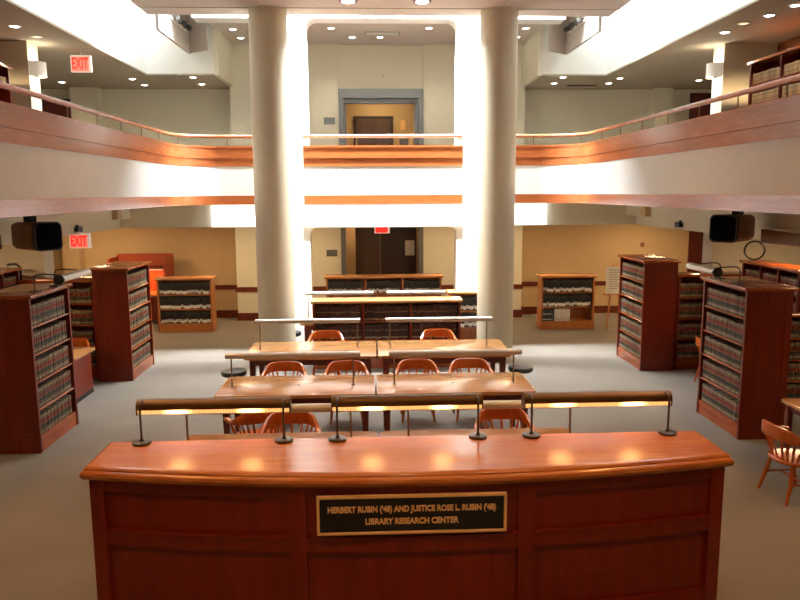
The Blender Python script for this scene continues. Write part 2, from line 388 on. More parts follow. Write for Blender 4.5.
for nm, X in (('left', lambda x: x), ('right', mir)):
    b = MB()
    b.box(*sorted((X(-3.97), X(-3.91))), 14.32, 16.75, 6.35, 8.2)
    p = [(X(-3.97), 16.75), (X(-3.91), 16.70), (X(-3.45), 16.30), (X(-3.45), 16.36)]
    b.prism(p if nm == 'left' else p[::-1], 6.35, 8.2)
    struct('trim_fascia_'+nm, b, M['slab'], 'hanging fascia beside the %s light well' % nm, 'fascia')

# piers of the wings
for nm, X in (('left', lambda x: x), ('right', mir)):
    b = MB(); b.box(*sorted((X(-8.6), X(-5.92))), 13.3, 13.72, 3.3, 5.93); b.box(*sorted((X(-8.6), X(-5.92))), 13.3, 13.72, 0, 2.72)
    struct('wall_pier_'+nm, b, M['cream'], 'cream pier wall across the %s side aisle' % nm, 'wall')

# chair rail and baseboard on the back walls
b = MB()
for z0, z1, t in ((0.76, 0.88, .03), (0, 0.2, .025)):
    b.box(W0, CB0, YB-t, YB, z0, z1); b.box(CB1, W1, YB-t, YB, z0, z1)
    b.box(CB0-t, D0-.1, 18.7-t, 18.7, z0, z1); b.box(D1+.1, CB1+t, 18.7-t, 18.7, z0, z1)
    b.box(CB0-t, CB0, 18.7, YB, z0, z1); b.box(CB1, CB1+t, 18.7, YB, z0, z1)
struct('baseboard_back', b, M['tleg'], 'dark wooden chair rail and baseboard along the back wall', 'baseboard')

# doors
def door_frame(mb, z0, z1):
    mb.box(D0-.06, D0+.06, 18.62, 18.9, z0, z1); mb.box(D1-.06, D1+.06, 18.62, 18.9, z0, z1); mb.box(D0-.06, D1+.06, 18.60, 18.95, z1-.22, z1)
b = MB(); door_frame(b, 3.3, 5.86); b.box(D0+.06, D1-.06, 18.75, 18.9, 5.52, 5.66)
b.box(D0+.06, D0+.12, 18.8, 18.9, 3.3, 5.6); b.box(D1-.16, D1-.06, 18.8, 18.9, 3.3, 5.6)
d = struct('door_1', b, M['grey'], 'grey steel frame of the upper central doorway', 'door')
b = MB(); b.box(-0.42, 0.70, 20.84, 20.92, 3.3, 5.42); b.build('elevator_frame', M['dkdoor'], d)
b = MB(); b.box(-0.34, 0.135, 20.80, 20.86, 3.3, 5.34); b.box(0.145, 0.62, 20.80, 20.86, 3.3, 5.34); b.build('elevator_door', M['dkdoor2'], d)
b = MB(); door_frame(b, 0, 2.62)
d = struct('door_2', b, M['grey'], 'grey frame and dark double doors of the lower central doorway', 'door')
b = MB(); b.box(-0.38, 0.28, 19.3, 19.36, 0, 2.5); b.build('door_leaf', M['dkdoor2'], d)
b = MB(); b.box(0.29, 1.25, 19.3, 19.36, 0, 2.5); b.build('door_leaf', M['dkdoor'], d)
b = MB(); b.box(0.95, 1.20, 19.27, 19.30, 1.62, 2.02); nz = b.build('door_notice', M['paper'], d)
b = MB(); b.cyl((0.22, 19.25, 1.0), (0.36, 19.25, 1.0), .02); b.build('door_handle', M['grey'], d)
def simple_door(n, x0, x1, z0, z1, label, mat='maroon'):
    b = MB(); b.box(x0-.08, x0, YB-.06, YB+.02, z0, z1+.08); b.box(x1, x1+.08, YB-.06, YB+.02, z0, z1+.08); b.box(x0-.08, x1+.08, YB-.06, YB+.02, z1, z1+.08)
    d = struct('door_%d' % n, b, M[mat], label, 'door')
    b = MB(); b.box(x0, x1, YB-.03, YB-.005, z0, z1); b.box(x0+.15, x1-.15, YB-.036, YB-.03, z0+.25, z0+1.0); b.box(x0+.15, x1-.15, YB-.036, YB-.03, z0+1.15, z1-.15); b.build('door_leaf', M[mat], d)
    b = MB(); b.lathe([(.03, -.06), (.035, -.04), (.015, -.03), (.015, 0)], (x0+.1, YB-.03, z0+1.0), 12, 'y'); b.build('door_knob', M['brass'], d)
simple_door(3, 8.72, 9.8, 0, 2.3, 'dark maroon door in the lower right aisle')
simple_door(4, -8.5, -7.55, 3.3, 5.6, 'dark red door at the end of the upper left gallery')
simple_door(5, 8.55, 9.5, 3.3, 5.75, 'dark red door at the end of the upper right gallery')

# columns
for nm, x in (('left', -1.82), ('right', 2.45)):
    b = MB(); b.lathe([(.36, 0), (.36, .10), (.352, .11), (.352, 6.61)], (x, 13.9, 0), 48)
    struct('trim_column_'+nm, b, M['column'], 'round cream column on the %s of the central bay' % nm, 'column')

# ------------------------------------------------------------------ balcony rails
def balcony(name, path, label, ends=False):
    t = thing(name, label, 'balcony', (path[0][0], path[0][1], 3.3))
    L = [(x-path[0][0], y-path[0][1]) for x, y in path]
    b = MB(); b.ribbon(L, -.10, .015, .545, .90); b.build('parapet_core', M['panel'], t)
    b = MB(); b.ribbon(L, .01, .05, .69, .90); b.build('upper_board', M['panel'], t)
    b = MB(); b.ribbon(L, .01, .038, .53, .685); b.build('lower_board', M['panel'], t)
    b = MB(); b.ribbon(L, -.13, .06, .90, .94); b.build('parapet_cap', M['panel'], t)
    # handrail and posts
    P3 = [(x, y) for x, y in L]
    def off(i, o):
        a = Vector(P3[max(i-1, 0)]); c = Vector(P3[min(i+1, len(P3)-1)]); d = (c-a).normalized(); return Vector(P3[i])+Vector((d.y, -d.x))*o
    pts = [off(i, -.03) for i in range(len(P3))]
    b = MB()
    rail = [(p.x, p.y, 1.13) for p in pts]
    b.tube(rail, .033, 12); b.build('handrail', M['rail'], t)
    # posts at even steps along the path
    acc, dist = 0.0, [0.0]
    for p, q in zip(pts, pts[1:]): acc += (q-p).length; dist.append(acc)
    n = max(3, round(acc/1.0)); 
    for k in range(n+1):
        if ends and k in (0, n): continue
        s = min(max(acc*k/n, .08), acc-.08); i = max(j for j in range(len(dist)) if dist[j] <= s); i = min(i, len(pts)-2)
        p = pts[i].lerp(pts[i+1], (s-dist[i])/(dist[i+1]-dist[i]))
        MB().cyl((p.x, p.y, .94), (p.x, p.y, 1.11), .009, seg=8).build('rail_post', M['post'], t)
    if ends:
        for p, sg in ((pts[0], 1), (pts[-1], -1)):
            MB().tube([(p.x+sg*.01, p.y, 1.13), (p.x+sg*.05, p.y, 1.05), (p.x+sg*.08, p.y, .94)], .014, 8).build('rail_post', M['rail'], t)
    return t
balcony('balcony_railing', PL, 'long wooden balcony railing along the left gallery')
balcony('balcony_railing', PM, 'short wooden balcony railing between the two columns', True)
balcony('balcony_railing', PR, 'long wooden balcony railing along the right gallery')
for n, (p, lab) in enumerate(((PL, 'wooden trim board under the left gallery band'), (PM, 'wooden trim board under the central band between the columns'), (PR, 'wooden trim board under the right gallery band'))):
    b = MB(); b.ribbon(p, -.02 if n != 1 else -.08, .045, 3.06, 3.245); b.ribbon(p, .045, .055, 3.06, 3.085)
    struct('trim_%d' % (n+2), b, M['panel'], lab, 'trim')

# ------------------------------------------------------------------ reference counter
def offset_poly(poly, d):
    n = len(poly); out = []
    for i in range(n):
        p0, p1, p2 = Vector(poly[i-1]), Vector(poly[i]), Vector(poly[(i+1) % n])
        a = (p1-p0).normalized(); c = (p2-p1).normalized()
        na, nc = Vector((a.y, -a.x)), Vector((c.y, -c.x))
        m = (na+nc)/(1+na.dot(nc)); out.append(tuple(p1+m*d))
    return out
CX, K, CH = 0.32, 0.931, 0.15     # centre, plan scale, extra height
def front_y(x):   # body front face
    return 5.035+0.26*((x-CX)/2.48)**2
xs = [-2.14+i*4.90/24 for i in range(25)]
front = [(x, front_y(x)) for x in xs]
body = front + [(2.76, 5.80), (-2.14, 5.80)]
CT = thing('reference_counter', 'long curved mahogany reference counter with a name plaque in front', 'counter', (CX, 5.8, 0))
def ctr(p): return [(x-CX, y-5.8) for x, y in p]
b = MB(); b.prism(ctr(offset_poly(body, -.025)), 0, 1.03+CH); b.build('body', M['counter'], CT)
prof = [(-.02, 1.01), (.015, 1.01), (.035, 1.018), (.052, 1.035), (.058, 1.055), (.052, 1.075), (.036, 1.09), (.03, 1.092), (.03, 1.1), (.022, 1.112), (.006, 1.12), (-.012, 1.12), (-.03, 1.12)]
b = MB(); b.layers([[(x, y, z+CH) for x, y in ctr(offset_poly(body, o))] for o, z in prof]); b.build('countertop', M['counter_top'], CT, smooth=30)
fl = ctr(front)
def seg(x0, x1, n=8): return ctr([(x0+(x1-x0)*i/n, front_y(x0+(x1-x0)*i/n)) for i in range(n+1)])
ST = [(-2.14, -2.03), (-0.66*K, -0.53*K), (1.17*K, 1.30*K), (2.65, 2.76)]
for a, c in ST:
    MB().ribbon(seg(a, c, 2), -.03, .012, 0, 1.012+CH).build('stile', M['counter'], CT)
for (a, c) in ((-2.03, -.66*K), (-.53*K, 1.17*K), (1.30*K, 2.65)):
    MB().ribbon(seg(a, c), -.03, .006, .93+CH, 1.012+CH).build('top_rail', M['counter'], CT)
    b = MB(); b.ribbon(seg(a, c), -.03, .006, .645, .755); b.ribbon(seg(a, c), -.03, .018, .75, .768); b.build('middle_rail', M['counter'], CT)
    MB().ribbon(seg(a, c), -.03, .006, 0, .15).build('bottom_rail', M['counter'], CT)
# plaque
PQ = thing('name_plaque', 'black name plaque with brass border on the counter front', 'plaque', (0.29, front_y(.29)-.022, .955))
b = MB(); b.box(-.684, .684, -.012, .012, -.14, .14); b.build('plate', M['black'], PQ)
b = MB()
for z in (-.14, .14): b.box(-.70, .70, -.022, .012, z-.011, z+.011, .004)
for x in (-.69, .69): b.box(x-.011, x+.011, -.022, .012, -.14, .14, .004)
b.build('border', M['brass'], PQ)
def lettering(text, size, width, loc, mat, parent, name='lettering', rot=(PI/2, 0, 0), depth=.004, off=.0):
    cu = bpy.data.curves.new(name, 'FONT'); cu.body = text; cu.size = size; cu.align_x = 'CENTER'; cu.align_y = 'CENTER'; cu.extrude = depth; cu.offset = off; cu.resolution_u = 3
    o = bpy.data.objects.new(name+'_tmp', cu); COL.objects.link(o); bpy.context.view_layer.update()
    me = bpy.data.meshes.new_from_object(o.evaluated_get(bpy.context.evaluated_depsgraph_get()))
    bpy.data.objects.remove(o)
    xs_ = [v.co.x for v in me.vertices]; w = max(xs_)-min(xs_); c = (max(xs_)+min(xs_))/2
    for v in me.vertices: v.co.x = (v.co.x-c)*width/w
    me.materials.clear(); me.materials.append(mat)
    q = bpy.data.objects.new(name, me); COL.objects.link(q); q.parent = parent; q.location = loc; q.rotation_euler = rot
    return q
lettering("HERBERT RUBIN ('48) AND JUSTICE ROSE L. RUBIN ('48)", .062, 1.24, (0.0, -.014, +.043), M['brass'], PQ, off=.0026)
lettering("LIBRARY RESEARCH CENTER", .062, .69, (0.0, -.014, -.052), M['brass'], PQ, off=.0026)

# counter lamps
def counter_lamp(x0, x1, y, z, label):
    L = x1-x0; xc = (x0+x1)/2
    t = thing('counter_lamp', label, 'lamp', (xc, y, z), group='lamps along the counter')
    for s in (-1, 1):
        xb = s*(L/2)
        b = MB(); b.lathe([(.0, 0), (.074, 0), (.076, .006), (.074, .017), (.066, .021), (.02, .023), (.014, .04), (0, .04)], (xb, 0, 0), 24); b.build('base', M['pewter'], t)
        b = MB(); b.tube([(xb, 0, .03), (xb, -.004, .12), (xb, -.004, .25), (xb, 0, .30), (xb, .02, .328), (xb, .05, .338), (xb, .08, .33)], .0092, 10); b.build('arm', M['pewter'], t)
    X0, X1 = -L/2-.05, L/2+.05; cy, cz, R = .115, .293, .066
    b = MB()
    sec = [(R+cy, cz-.028)] + [(cy+R*math.cos(PI*k/10), cz+R*.75*math.sin(PI*k/10)) for k in range(11)] + [(cy-R, cz-.028), (cy-R+.005, cz-.028)] + [(cy+(R-.005)*math.cos(PI*k/10), cz+(R-.005)*.75*math.sin(PI*k/10)) for k in range(10, -1, -1)] + [(cy+R-.005, cz-.028)]
    b.layers([[(x, y_, z_) for y_, z_ in sec] for x in (X0, X1)])
    sh = b.build('shade', M['bronze'], t)
    for xe in (X0, X1-.008):
        b = MB(); sec2 = [(cy+R*math.cos(PI*k/10), cz+R*.75*math.sin(PI*k/10)) for k in range(11)] + [(cy-R, cz-.07), (cy+R, cz-.07)]
        b.layers([[(xe, y_, z_) for y_, z_ in sec2], [(xe+.008, y_, z_) for y_, z_ in sec2]]); b.build('end_cap', M['bronze'], sh)
    # ribbed diffuser trough below the shade
    b = MB(); n = 100; loops = []
    for i in range(n+1):
        x = X0+.010+(X1-X0-.020)*i/n; r = R-.010 + (.006 if i % 2 else 0)
        loops.append([(x, cy+r*math.cos(a)*(1 if abs(math.cos(a)) > .8 else 1), cz-.024+r*.9*math.sin(a)) for a in [PI+PI*k/12 for k in range(13)]])
    b.layers(loops); b.build('diffuser', M['diffuser'], t, smooth=0)
    return t
lamp_labels = ('leftmost of the three bronze lamps on the counter', 'middle of the three bronze lamps, above the plaque', 'rightmost of the three bronze lamps on the counter')
LX = ((-1.885, -.725), (-.285, .885), (1.335, 2.495))
for (a, c), lb in zip(LX, lamp_labels): counter_lamp(a, c, 5.75, 1.2705, lb)

# ------------------------------------------------------------------ reading tables with lamps
def rrect(x0, x1, y0, y1, r, n=5):
    p = []
    for cx, cy, a in ((x1-r, y0+r, -PI/2), (x1-r, y1-r, 0), (x0+r, y1-r, PI/2), (x0+r, y0+r, PI)):
        p += [(cx+r*math.cos(a+PI/2*i/n), cy+r*math.sin(a+PI/2*i/n)) for i in range(n+1)]
    return p
def make_table(x0, x1, y0, y1, label):
    xc, yc = (x0+x1)/2, (y0+y1)/2; w, d = (x1-x0)/2, (y1-y0)/2
    t = thing('reading_table', label, 'table', (xc, yc, 0), group='reading tables in the hall')
    b = MB(); b.prism(rrect(-w, w, -d, d, .06), .705, .75, .01); b.build('tabletop', M['table'], t)
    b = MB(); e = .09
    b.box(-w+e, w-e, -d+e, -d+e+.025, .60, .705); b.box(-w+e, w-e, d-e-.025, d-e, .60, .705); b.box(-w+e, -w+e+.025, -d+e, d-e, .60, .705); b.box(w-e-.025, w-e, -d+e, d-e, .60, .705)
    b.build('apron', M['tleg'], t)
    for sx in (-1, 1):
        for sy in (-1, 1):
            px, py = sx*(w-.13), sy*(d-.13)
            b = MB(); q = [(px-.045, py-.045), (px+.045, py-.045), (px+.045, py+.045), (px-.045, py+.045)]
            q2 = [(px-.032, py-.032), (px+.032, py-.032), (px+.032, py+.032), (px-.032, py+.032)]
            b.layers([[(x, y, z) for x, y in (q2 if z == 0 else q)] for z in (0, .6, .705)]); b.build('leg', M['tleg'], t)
    b = MB(); b.lathe([(.0, 0), (.022, 0), (.024, .003), (.012, .004), (0, .004)], (0, .0, .75), 14); b.build('grommet', M['darkgrey'], t)
    return t
def table_lamp(x0, x1, pa, pb, y, z0, z1, label):
    """x0..x1 shade, pa/pb posts"""
    xc = (x0+x1)/2
    t = thing('table_lamp', label, 'lamp', (xc, y, z0+.002), group='long lamps on the reading tables')
    h = z1-z0
    for p in (pa, pb):
        b = MB(); b.lathe([(0, 0), (.032, 0), (.032, .006), (.014, .014), (.012, .05), (.017, .055), (.012, .062), (.0105, h), (0, h)], (p-xc, 0, 0), 14); b.build('post', M['post'], t)
    b = MB(); r = .05
    sec = [(r*1.15, -.03)] + [(r*1.15*math.cos(PI*k/10), r*.75*math.sin(PI*k/10)) for k in range(11)] + [(-r*1.15, -.03)]
    b.layers([[(x, y_, h+z_) for y_, z_ in sec] for x in (x0-xc, x1-xc)]); s = b.build('shade', M['steel'], t)
    b = MB(); b.box(x0-xc+.03, x1-xc-.03, -.045, .045, h-.036, h-.03); b.build('louver', M['paper'], s)
    return t
TB = [  # left x0, split, right x1, y0, y1
    (-1.95, 0.07, 2.12, 6.52, 7.48, 'first', 'nearest the counter'),
    (-2.0, 0.06, 2.13, 8.93, 9.93, 'second', 'in the second row'),
    (-2.0, 0.10, 2.24, 11.08, 12.26, 'third', 'in the third row'),
    (-1.40, 0.10, 1.52, 14.02, 14.9, 'fourth', 'behind the low bookcase')]
for x0, xm, x1, y0, y1, od, wh in TB:
    make_table(x0, xm-.012, y0, y1, 'left wooden reading table %s' % wh)
    make_table(xm+.012, x1, y0, y1, 'right wooden reading table %s' % wh)
for x0, x1, pa, pb, y, z, lab in (
    (-1.95, -.08, -1.84, -.21, 7.0, 1.17, 'long pale lamp on the left table nearest the counter'),
    (.28, 2.09, .37, 2.02, 7.0, 1.17, 'long pale lamp on the right table nearest the counter'),
    (-1.92, -.14, -1.85, -.24, 9.4, 1.17, 'long pale lamp on the left table in the second row'),
    (.24, 2.02, .31, 1.92, 9.4, 1.17, 'long pale lamp on the right table in the second row'),
    (-1.89, -.17, -1.82, -.22, 11.72, 1.21, 'long pale lamp on the left table in the third row'),
    (.25, 2.02, .32, 1.93, 11.72, 1.21, 'long pale lamp on the right table in the third row'),
    (-1.32, .06, -1.26, -.02, 14.5, 1.28, 'long pale lamp on the left table behind the low bookcase'),
    (.34, 1.52, .42, 1.44, 14.5, 1.28, 'long pale lamp on the right table behind the low bookcase')):
    table_lamp(x0, x1, pa, pb, y, .75, z, lab)

# ------------------------------------------------------------------ captain's chairs
def make_chair():
    t = thing('wooden_armchair', 'x', 'chair', group='wooden armchairs at the reading tables')
    # saddle seat, front towards -y
    def outline(s): 
        return [(s*.25*math.copysign(abs(math.cos(a))**.7, math.cos(a))*(1.0-.06*math.sin(a)), s*.235*math.copysign(abs(math.sin(a))**.75, math.sin(a))) for a in [2*PI*k/28 for k in range(28)]]
    b = MB(); b.layers([[(x, y, z) for x, y in outline(s)] for s, z in ((.9, .405), (1.0, .415), (1.0, .435), (.94, .447), (.6, .438))]); b.build('seat', M['chair'], t)
    # bow: arms and crest in one bent piece
    pts = []; N = 25
    for k in range(N):
        a = PI*(k/(N-1))            # 0 right arm front -> pi left arm front
        x = .295*math.copysign(abs(math.cos(a))**.62, math.cos(a)); y = -.12+.37*abs(math.sin(a))**.8
        back = max(0, (y-.03)/.22); back = back*back*(3-2*back) if back < 1 else 1
        zc = .655+.095*back; hh = .022+.051*back; tk = .03-.008*back
        pts.append((x*1.11, y+.03*back, zc, hh, tk))
    b = MB(); loops = []
    for i, (x, y, z, hh, tk) in enumerate(pts):
        p0, p1 = pts[max(i-1, 0)], pts[min(i+1, N-1)]
        t_ = Vector((p1[0]-p0[0], p1[1]-p0[1])).normalized(); n = Vector((t_.y, -t_.x))
        q = []
        for u, v in ((-1, -.8), (-.7, -1), (.7, -1), (1, -.8), (1, .8), (.7, 1), (-.7, 1), (-1, .8)):
            q.append((x+n.x*tk*u*.8, y+n.y*tk*u*.8, z+hh*v))
        loops.append(q)
    b.layers(loops); b.build('crest_rail', M['chair'], t)
    for s in (1, -1):
        b = MB(); b.lathe([(0, -.0), (.032, 0), (.038, .012), (.032, .028), (.0, .034)], (s*.328, -.125, .64), 14); b.build('arm_end', M['chair'], t)
        b = MB(); b.tube([(s*.225, -.10, .44), (s*.25, -.105, .50), (s*.28, -.11, .58), (s*.324, -.11, .645)], [.014, .02, .014, .012], 10); b.build('arm_post', M['chair'], t)
    for k in range(9):
        a = PI*(.16+.68*k/8)
        x = .215*math.copysign(abs(math.cos(a))**.75, math.cos(a)); y = .02+.17*abs(math.sin(a))**.8
        xt = .302*math.copysign(abs(math.cos(a))**.62, math.cos(a)); yt = -.12+.385*abs(math.sin(a))**.8
        back = max(0, min(1, (yt-.03)/.22)); back = back*back*(3-2*back); zt = .65+.07*back
        b = MB(); b.tube([(x, y, .435), (x*.5+xt*.5, y*.5+yt*.5+.012, (.435+zt)/2), (xt, yt+.02*back, zt)], [.009, .015, .010], 8, sx=1.0, sz=.55); b.build('spindle', M['chair'], t)
    ft = {}
    for sx in (1, -1):
        for sy in (1, -1):
            top = Vector((sx*.17, sy*.14, .415)); bot = Vector((sx*.235, sy*.225, 0)); mid = top.lerp(bot, .5)+Vector((sx*.008, sy*-.01, 0))
            b = MB(); b.tube([top, top.lerp(bot, .25), mid, top.lerp(bot, .8), bot], [.017, .021, .024, .018, .015], 10); b.build('leg', M['chair'], t); ft[sx, sy] = mid
    for sx in (1, -1): MB().cyl(ft[sx, 1], ft[sx, -1], .011, seg=8).build('stretcher', M['chair'], t)
    MB().cyl((ft[1, 1]+ft[1, -1])/2, (ft[-1, 1]+ft[-1, -1])/2, .011, seg=8).build('stretcher', M['chair'], t)
    return t
ch0 = make_chair()
chairs = [  # x, y, rot, label
    (-.91, 7.74, 0.03, 'wooden armchair behind the left table nearest the counter, facing us'),
    (1.50, 7.76, -.04, 'wooden armchair behind the right table nearest the counter, facing us'),
    (-1.36, 8.32, PI+.45, 'wooden armchair turned away, beside the left armchair nearest the counter'),
    (-1.27, 10.22, 0, 'wooden armchair behind the second-row left table, at its left end'),
    (-.36, 10.22, 0.02, 'wooden armchair behind the second-row left table, near the middle gap'),
    (.68, 10.25, 0, 'wooden armchair behind the second-row right table, near the middle gap'),
    (1.47, 10.25, 0, 'wooden armchair behind the second-row right table, at its right end'),
    (-.80, 12.62, 0.02, 'wooden armchair behind the third-row left table'),
    (1.22, 12.64, 0, 'wooden armchair behind the third-row right table'),
    (4.57, 7.28, PI/2+.1, 'wooden armchair standing in the right foreground beside a small table'),
    (-5.14, 12.22, 0, 'orange wooden armchair tucked behind the tall left bookcase nearest us'),
    (5.86, 11.75, PI/2, 'orange wooden armchair between the two tall right bookcases')]
for i, (x, y, r, lb) in enumerate(chairs):
    c = ch0 if i == 0 else dup(ch0, (x, y, 0), r)
    c.location = (x, y, 0); c.rotation_euler.z = r; c['label'] = lb

def stool(x, y, label):
    t = thing('padded_stool', label, 'stool', (x, y, 0), group='black stools at the table ends')
    b = MB(); b.lathe([(0, .38), (.17, .38), (.20, .40), (.205, .44), (.19, .465), (.12, .475), (0, .477)], (0, 0, 0), 24); b.build('seat_pad', M['leather'], t)
    b = MB(); b.cyl((0, 0, .08), (0, 0, .39), .025); b.build('column', M['darkgrey'], t)
    for k in range(5):
        a = 2*PI*k/5; b = MB(); b.tube([(0, 0, .09), (.20*math.cos(a), .20*math.sin(a), .06)], [.022, .014], 8)
        b.lathe([(0, -.028), (.024, -.024), (.028, 0), (.024, .024), (0, .028)], (.2*math.cos(a), .2*math.sin(a), .028), 10); b.build('leg', M['black'], t)
    return t
stool(-2.21, 11.42, 'black padded stool at the left end of the third-row table')
stool(2.45, 11.42, 'black padded stool at the right end of the third-row table')
stool(-1.63, 14.66, 'black padded stool at the left end of the far table')

# ------------------------------------------------------------------ bookcases and books
def bookcase(name, label, loc, rotz, W, D, H, tiers, base=.2, bays=1, mat='case', top='case_top', double=False, top_t=.05, group=None, panel=True):
    """front at local -y, x along the width; returns placing data"""
    t = thing(name, label, 'bookcase', loc, rotz, group)
    w, d = W/2, D/2; th = .035; zt = H-top_t
    for s in (-1, 1):
        b = MB(); x0, x1 = sorted((s*w, s*(w-th))); b.box(x0, x1, -d, d, 0, zt)
        if panel:      # frame-and-panel face on the end
            xo = s*(w+.006); xa, xb = sorted((s*w, xo))
            b.box(xa, xb, -d, -d+.09, 0, zt); b.box(xa, xb, d-.09, d, 0, zt); b.box(xa, xb, -d+.09, d-.09, 0, .24); b.box(xa, xb, -d+.09, d-.09, zt-.11, zt)
            xa, xb = sorted((s*w, s*(w+.012))); b.box(xa, xb, -d, d, .0, .19)
        b.build('end_panel', M[mat], t)
    b = MB(); oh = .045; b.prism(rrect(-w-oh, w+oh, -d-oh, d+oh, .012, 2), zt, H, .014); b.build('top', M[top], t)
    b = MB(); yb = 0 if double else d-.02; b.box(-w+th, w-th, yb-.01, yb+.01, base, zt); b.build('back_panel', M[mat], t)
    b = MB(); b.box(-w+th, w-th, -d+.012, d-.012, 0, base); b.build('plinth', M[mat if mat != 'case' else 'case_top'], t)  # dark cases: lighter top wood puts the hall's light into the plinth
    pitch = (zt-base)/tiers; sw = (W-2*th)
    for k in range(1, tiers):
        z = base+pitch*k
        b = MB(); b.box(-w+th, w-th, -d+.008, d-.03, z-.024, z, .004); b.build('shelf', M[mat if mat != 'case' else 'case_top'], t)
    bx = [-w+th+sw*i/bays for i in range(bays+1)]
    for x in bx[1:-1]:
        b = MB(); b.box(x-.02, x+.02, -d+.004, d-.03, base, zt); b.build('divider', M[mat], t)
    return dict(t=t, w=w, d=d, base=base, pitch=pitch, bx=bx, bays=bays, tiers=tiers, loc=Vector(loc), rot=rotz, floor_t=0.0)

def book_geo(mb, w, d, h, M4=None, u=0.0, uvl=None):
    """one bound volume: curved spine at -y, cover boards, page block a little smaller; origin at the spine foot"""
    bm = mb.bm; n0 = len(bm.verts); bm.verts.ensure_lookup_table()
    hw = w/2; arcp = [(-hw, .012), (-hw*.82, .003), (0, 0), (hw*.82, .003), (hw, .012)]
    new = []
    def V(x, y, z): 
        v = bm.verts.new((x, y, z)); new.append(v); return v
    # cover shell (outer) as a U in plan
    outer = arcp + [(hw, d), (hw-.003, d), (hw-.003, .018), (-hw+.003, .018), (-hw+.003, d), (-hw, d)]
    a = [V(x, y, 0) for x, y in outer]; c = [V(x, y, h) for x, y in outer]; n = len(outer); fs = []
    mb.mat = 0
    fs.append(mb._f(a[::-1])); fs.append(mb._f(c))
    for i in range(n): fs.append(mb._f([a[i], a[(i+1) % n], c[(i+1) % n], c[i]]))
    mb.mat = 1
    pa = [V(x, y, z) for z in (.004, h-.005) for y in (.018, d-.004) for x in (-hw+.003, hw-.003)]
    for q in ((0, 2, 3, 1), (4, 5, 7, 6), (2, 6, 7, 3)): fs.append(mb._f([pa[i] for i in q]))
    mb.mat = 0
    for f in fs:
        if f:
            for l in f.loops: l[uvl].uv = (u, max(0.0, min(1.0, l.vert.co.z/h)))
    if M4 is not None:
        for v in new: v.co = M4 @ v.co
KIND = {'law': (.044, .19, .262, 'law'), 'black': (.050, .20, .285, 'blackbook'), 'green': (.05, .2, .28, 'greenbook'), 'maroon': (.048, .2, .285, 'maroonbook'), 'cream': (.075, .22, .175, 'creambook')}
VAR = {}
def variants(kind):
    if kind not in VAR:
        w, d, h, mt = KIND[kind]; VAR[kind] = []
        for k in range(5):
            r = random.Random(kind+str(k)); mb = MB(); uvl = mb.bm.loops.layers.uv.new('UVMap')
            ww = w*(.86+.07*k); hh = h*(.97+.012*k); book_geo(mb, ww, d, hh, None, r.random(), uvl)
            me = mb.mesh(kind+'_volume', [M[mt], M['paper']], smooth=40); VAR[kind].append((me, ww, hh))
    return VAR[kind]
STUFF = {}
def fill(case, kind, tier, bay, name, label, group, individual=True, x0=None, x1=None, setback=.02, limit=None):
    """stand a row of volumes on one shelf"""
    xa = (case['bx'][bay]+(.004 if case['bays'] == 1 or bay == 0 else .024)) if x0 is None else x0
    xb = (case['bx'][bay+1]-(.004 if bay == case['bays']-1 else .024)) if x1 is None else x1
    z = case['base']+case['pitch']*tier+.0005; y = -case['d']+setback+.012
    R = Matrix.Rotation(case['rot'], 4, 'Z'); T = Matrix.Translation(case['loc'])
    x = xa+.003; n = 0; vs = variants(kind); src = None
    r = random.Random(label+str(tier)+str(bay))
    while True:
        me, ww, hh = r.choice(vs)
        if x+ww > xb or (limit and n >= limit): break
        Mx = T @ R @ Matrix.Translation((x+ww/2, y+r.uniform(0, .008), z))
        if individual:
            o = bpy.data.objects.new(name, me); COL.objects.link(o); o.location = Mx.translation; o.rotation_euler.z = case['rot']
            tag(o, label, 'book', group)
        else:
            if kind not in STUFF:
                STUFF[kind] = MB(); STUFF[kind].uvl = STUFF[kind].bm.loops.layers.uv.new('UVMap')
            k, d, h, mt = KIND[kind]; book_geo(STUFF[kind], ww, d, hh, Mx, r.random(), STUFF[kind].uvl)
        x += ww+.0015; n += 1
    return n
ORD = ['bottom', 'second lowest', 'middle', 'second highest', 'top']
LAWN = 'tan law volume with red-black bands, %s shelf of %s'
nlaw = 0
LB1 = bookcase('tall_bookcase', 'tall dark mahogany bookcase of law volumes, nearest on the left, at the picture edge', (-4.56, 9.66, 0), PI/2, 1.19, .62, 2.05, 5, .2, double=True, group='tall double-sided bookcases')
RB1 = bookcase('tall_bookcase', 'tall dark mahogany bookcase of law volumes, nearest on the right', (5.20, 9.67, 0), -PI/2, 1.22, .62, 2.05, 5, .2, double=True, group='tall double-sided bookcases')
LB2 = bookcase('tall_bookcase', 'tall mahogany bookcase standing behind the nearest one on the left', (-4.53, 13.29, 0), PI/2, 1.27, .60, 2.02, 5, .2, double=True, group='tall double-sided bookcases')
RB2 = bookcase('tall_bookcase', 'tall mahogany bookcase standing beside the easel on the right', (5.29, 13.45, 0), -PI/2, 1.28, .62, 2.05, 5, .2, double=True, group='tall double-sided bookcases')
for cs, nm in ((LB1, 'nearest tall left bookcase'), (RB1, 'nearest tall right bookcase')):
    for k in range(5):
        nlaw += fill(cs, 'law', k, 0, 'law_book', LAWN % (ORD[k], nm), 'law volumes on the %s shelf of the %s' % (ORD[k], nm))
for k in range(4, -1, -1):
    ind = k >= 3
    n_ = fill(RB2, 'law', k, 0, 'law_book', LAWN % (ORD[k], 'tall bookcase by the easel'), 'law volumes on the %s shelf of the tall bookcase by the easel' % ORD[k], individual=ind)
    if ind: nlaw += n_
    fill(LB2, 'law', k, 0, 'law_book', '', '', individual=False)
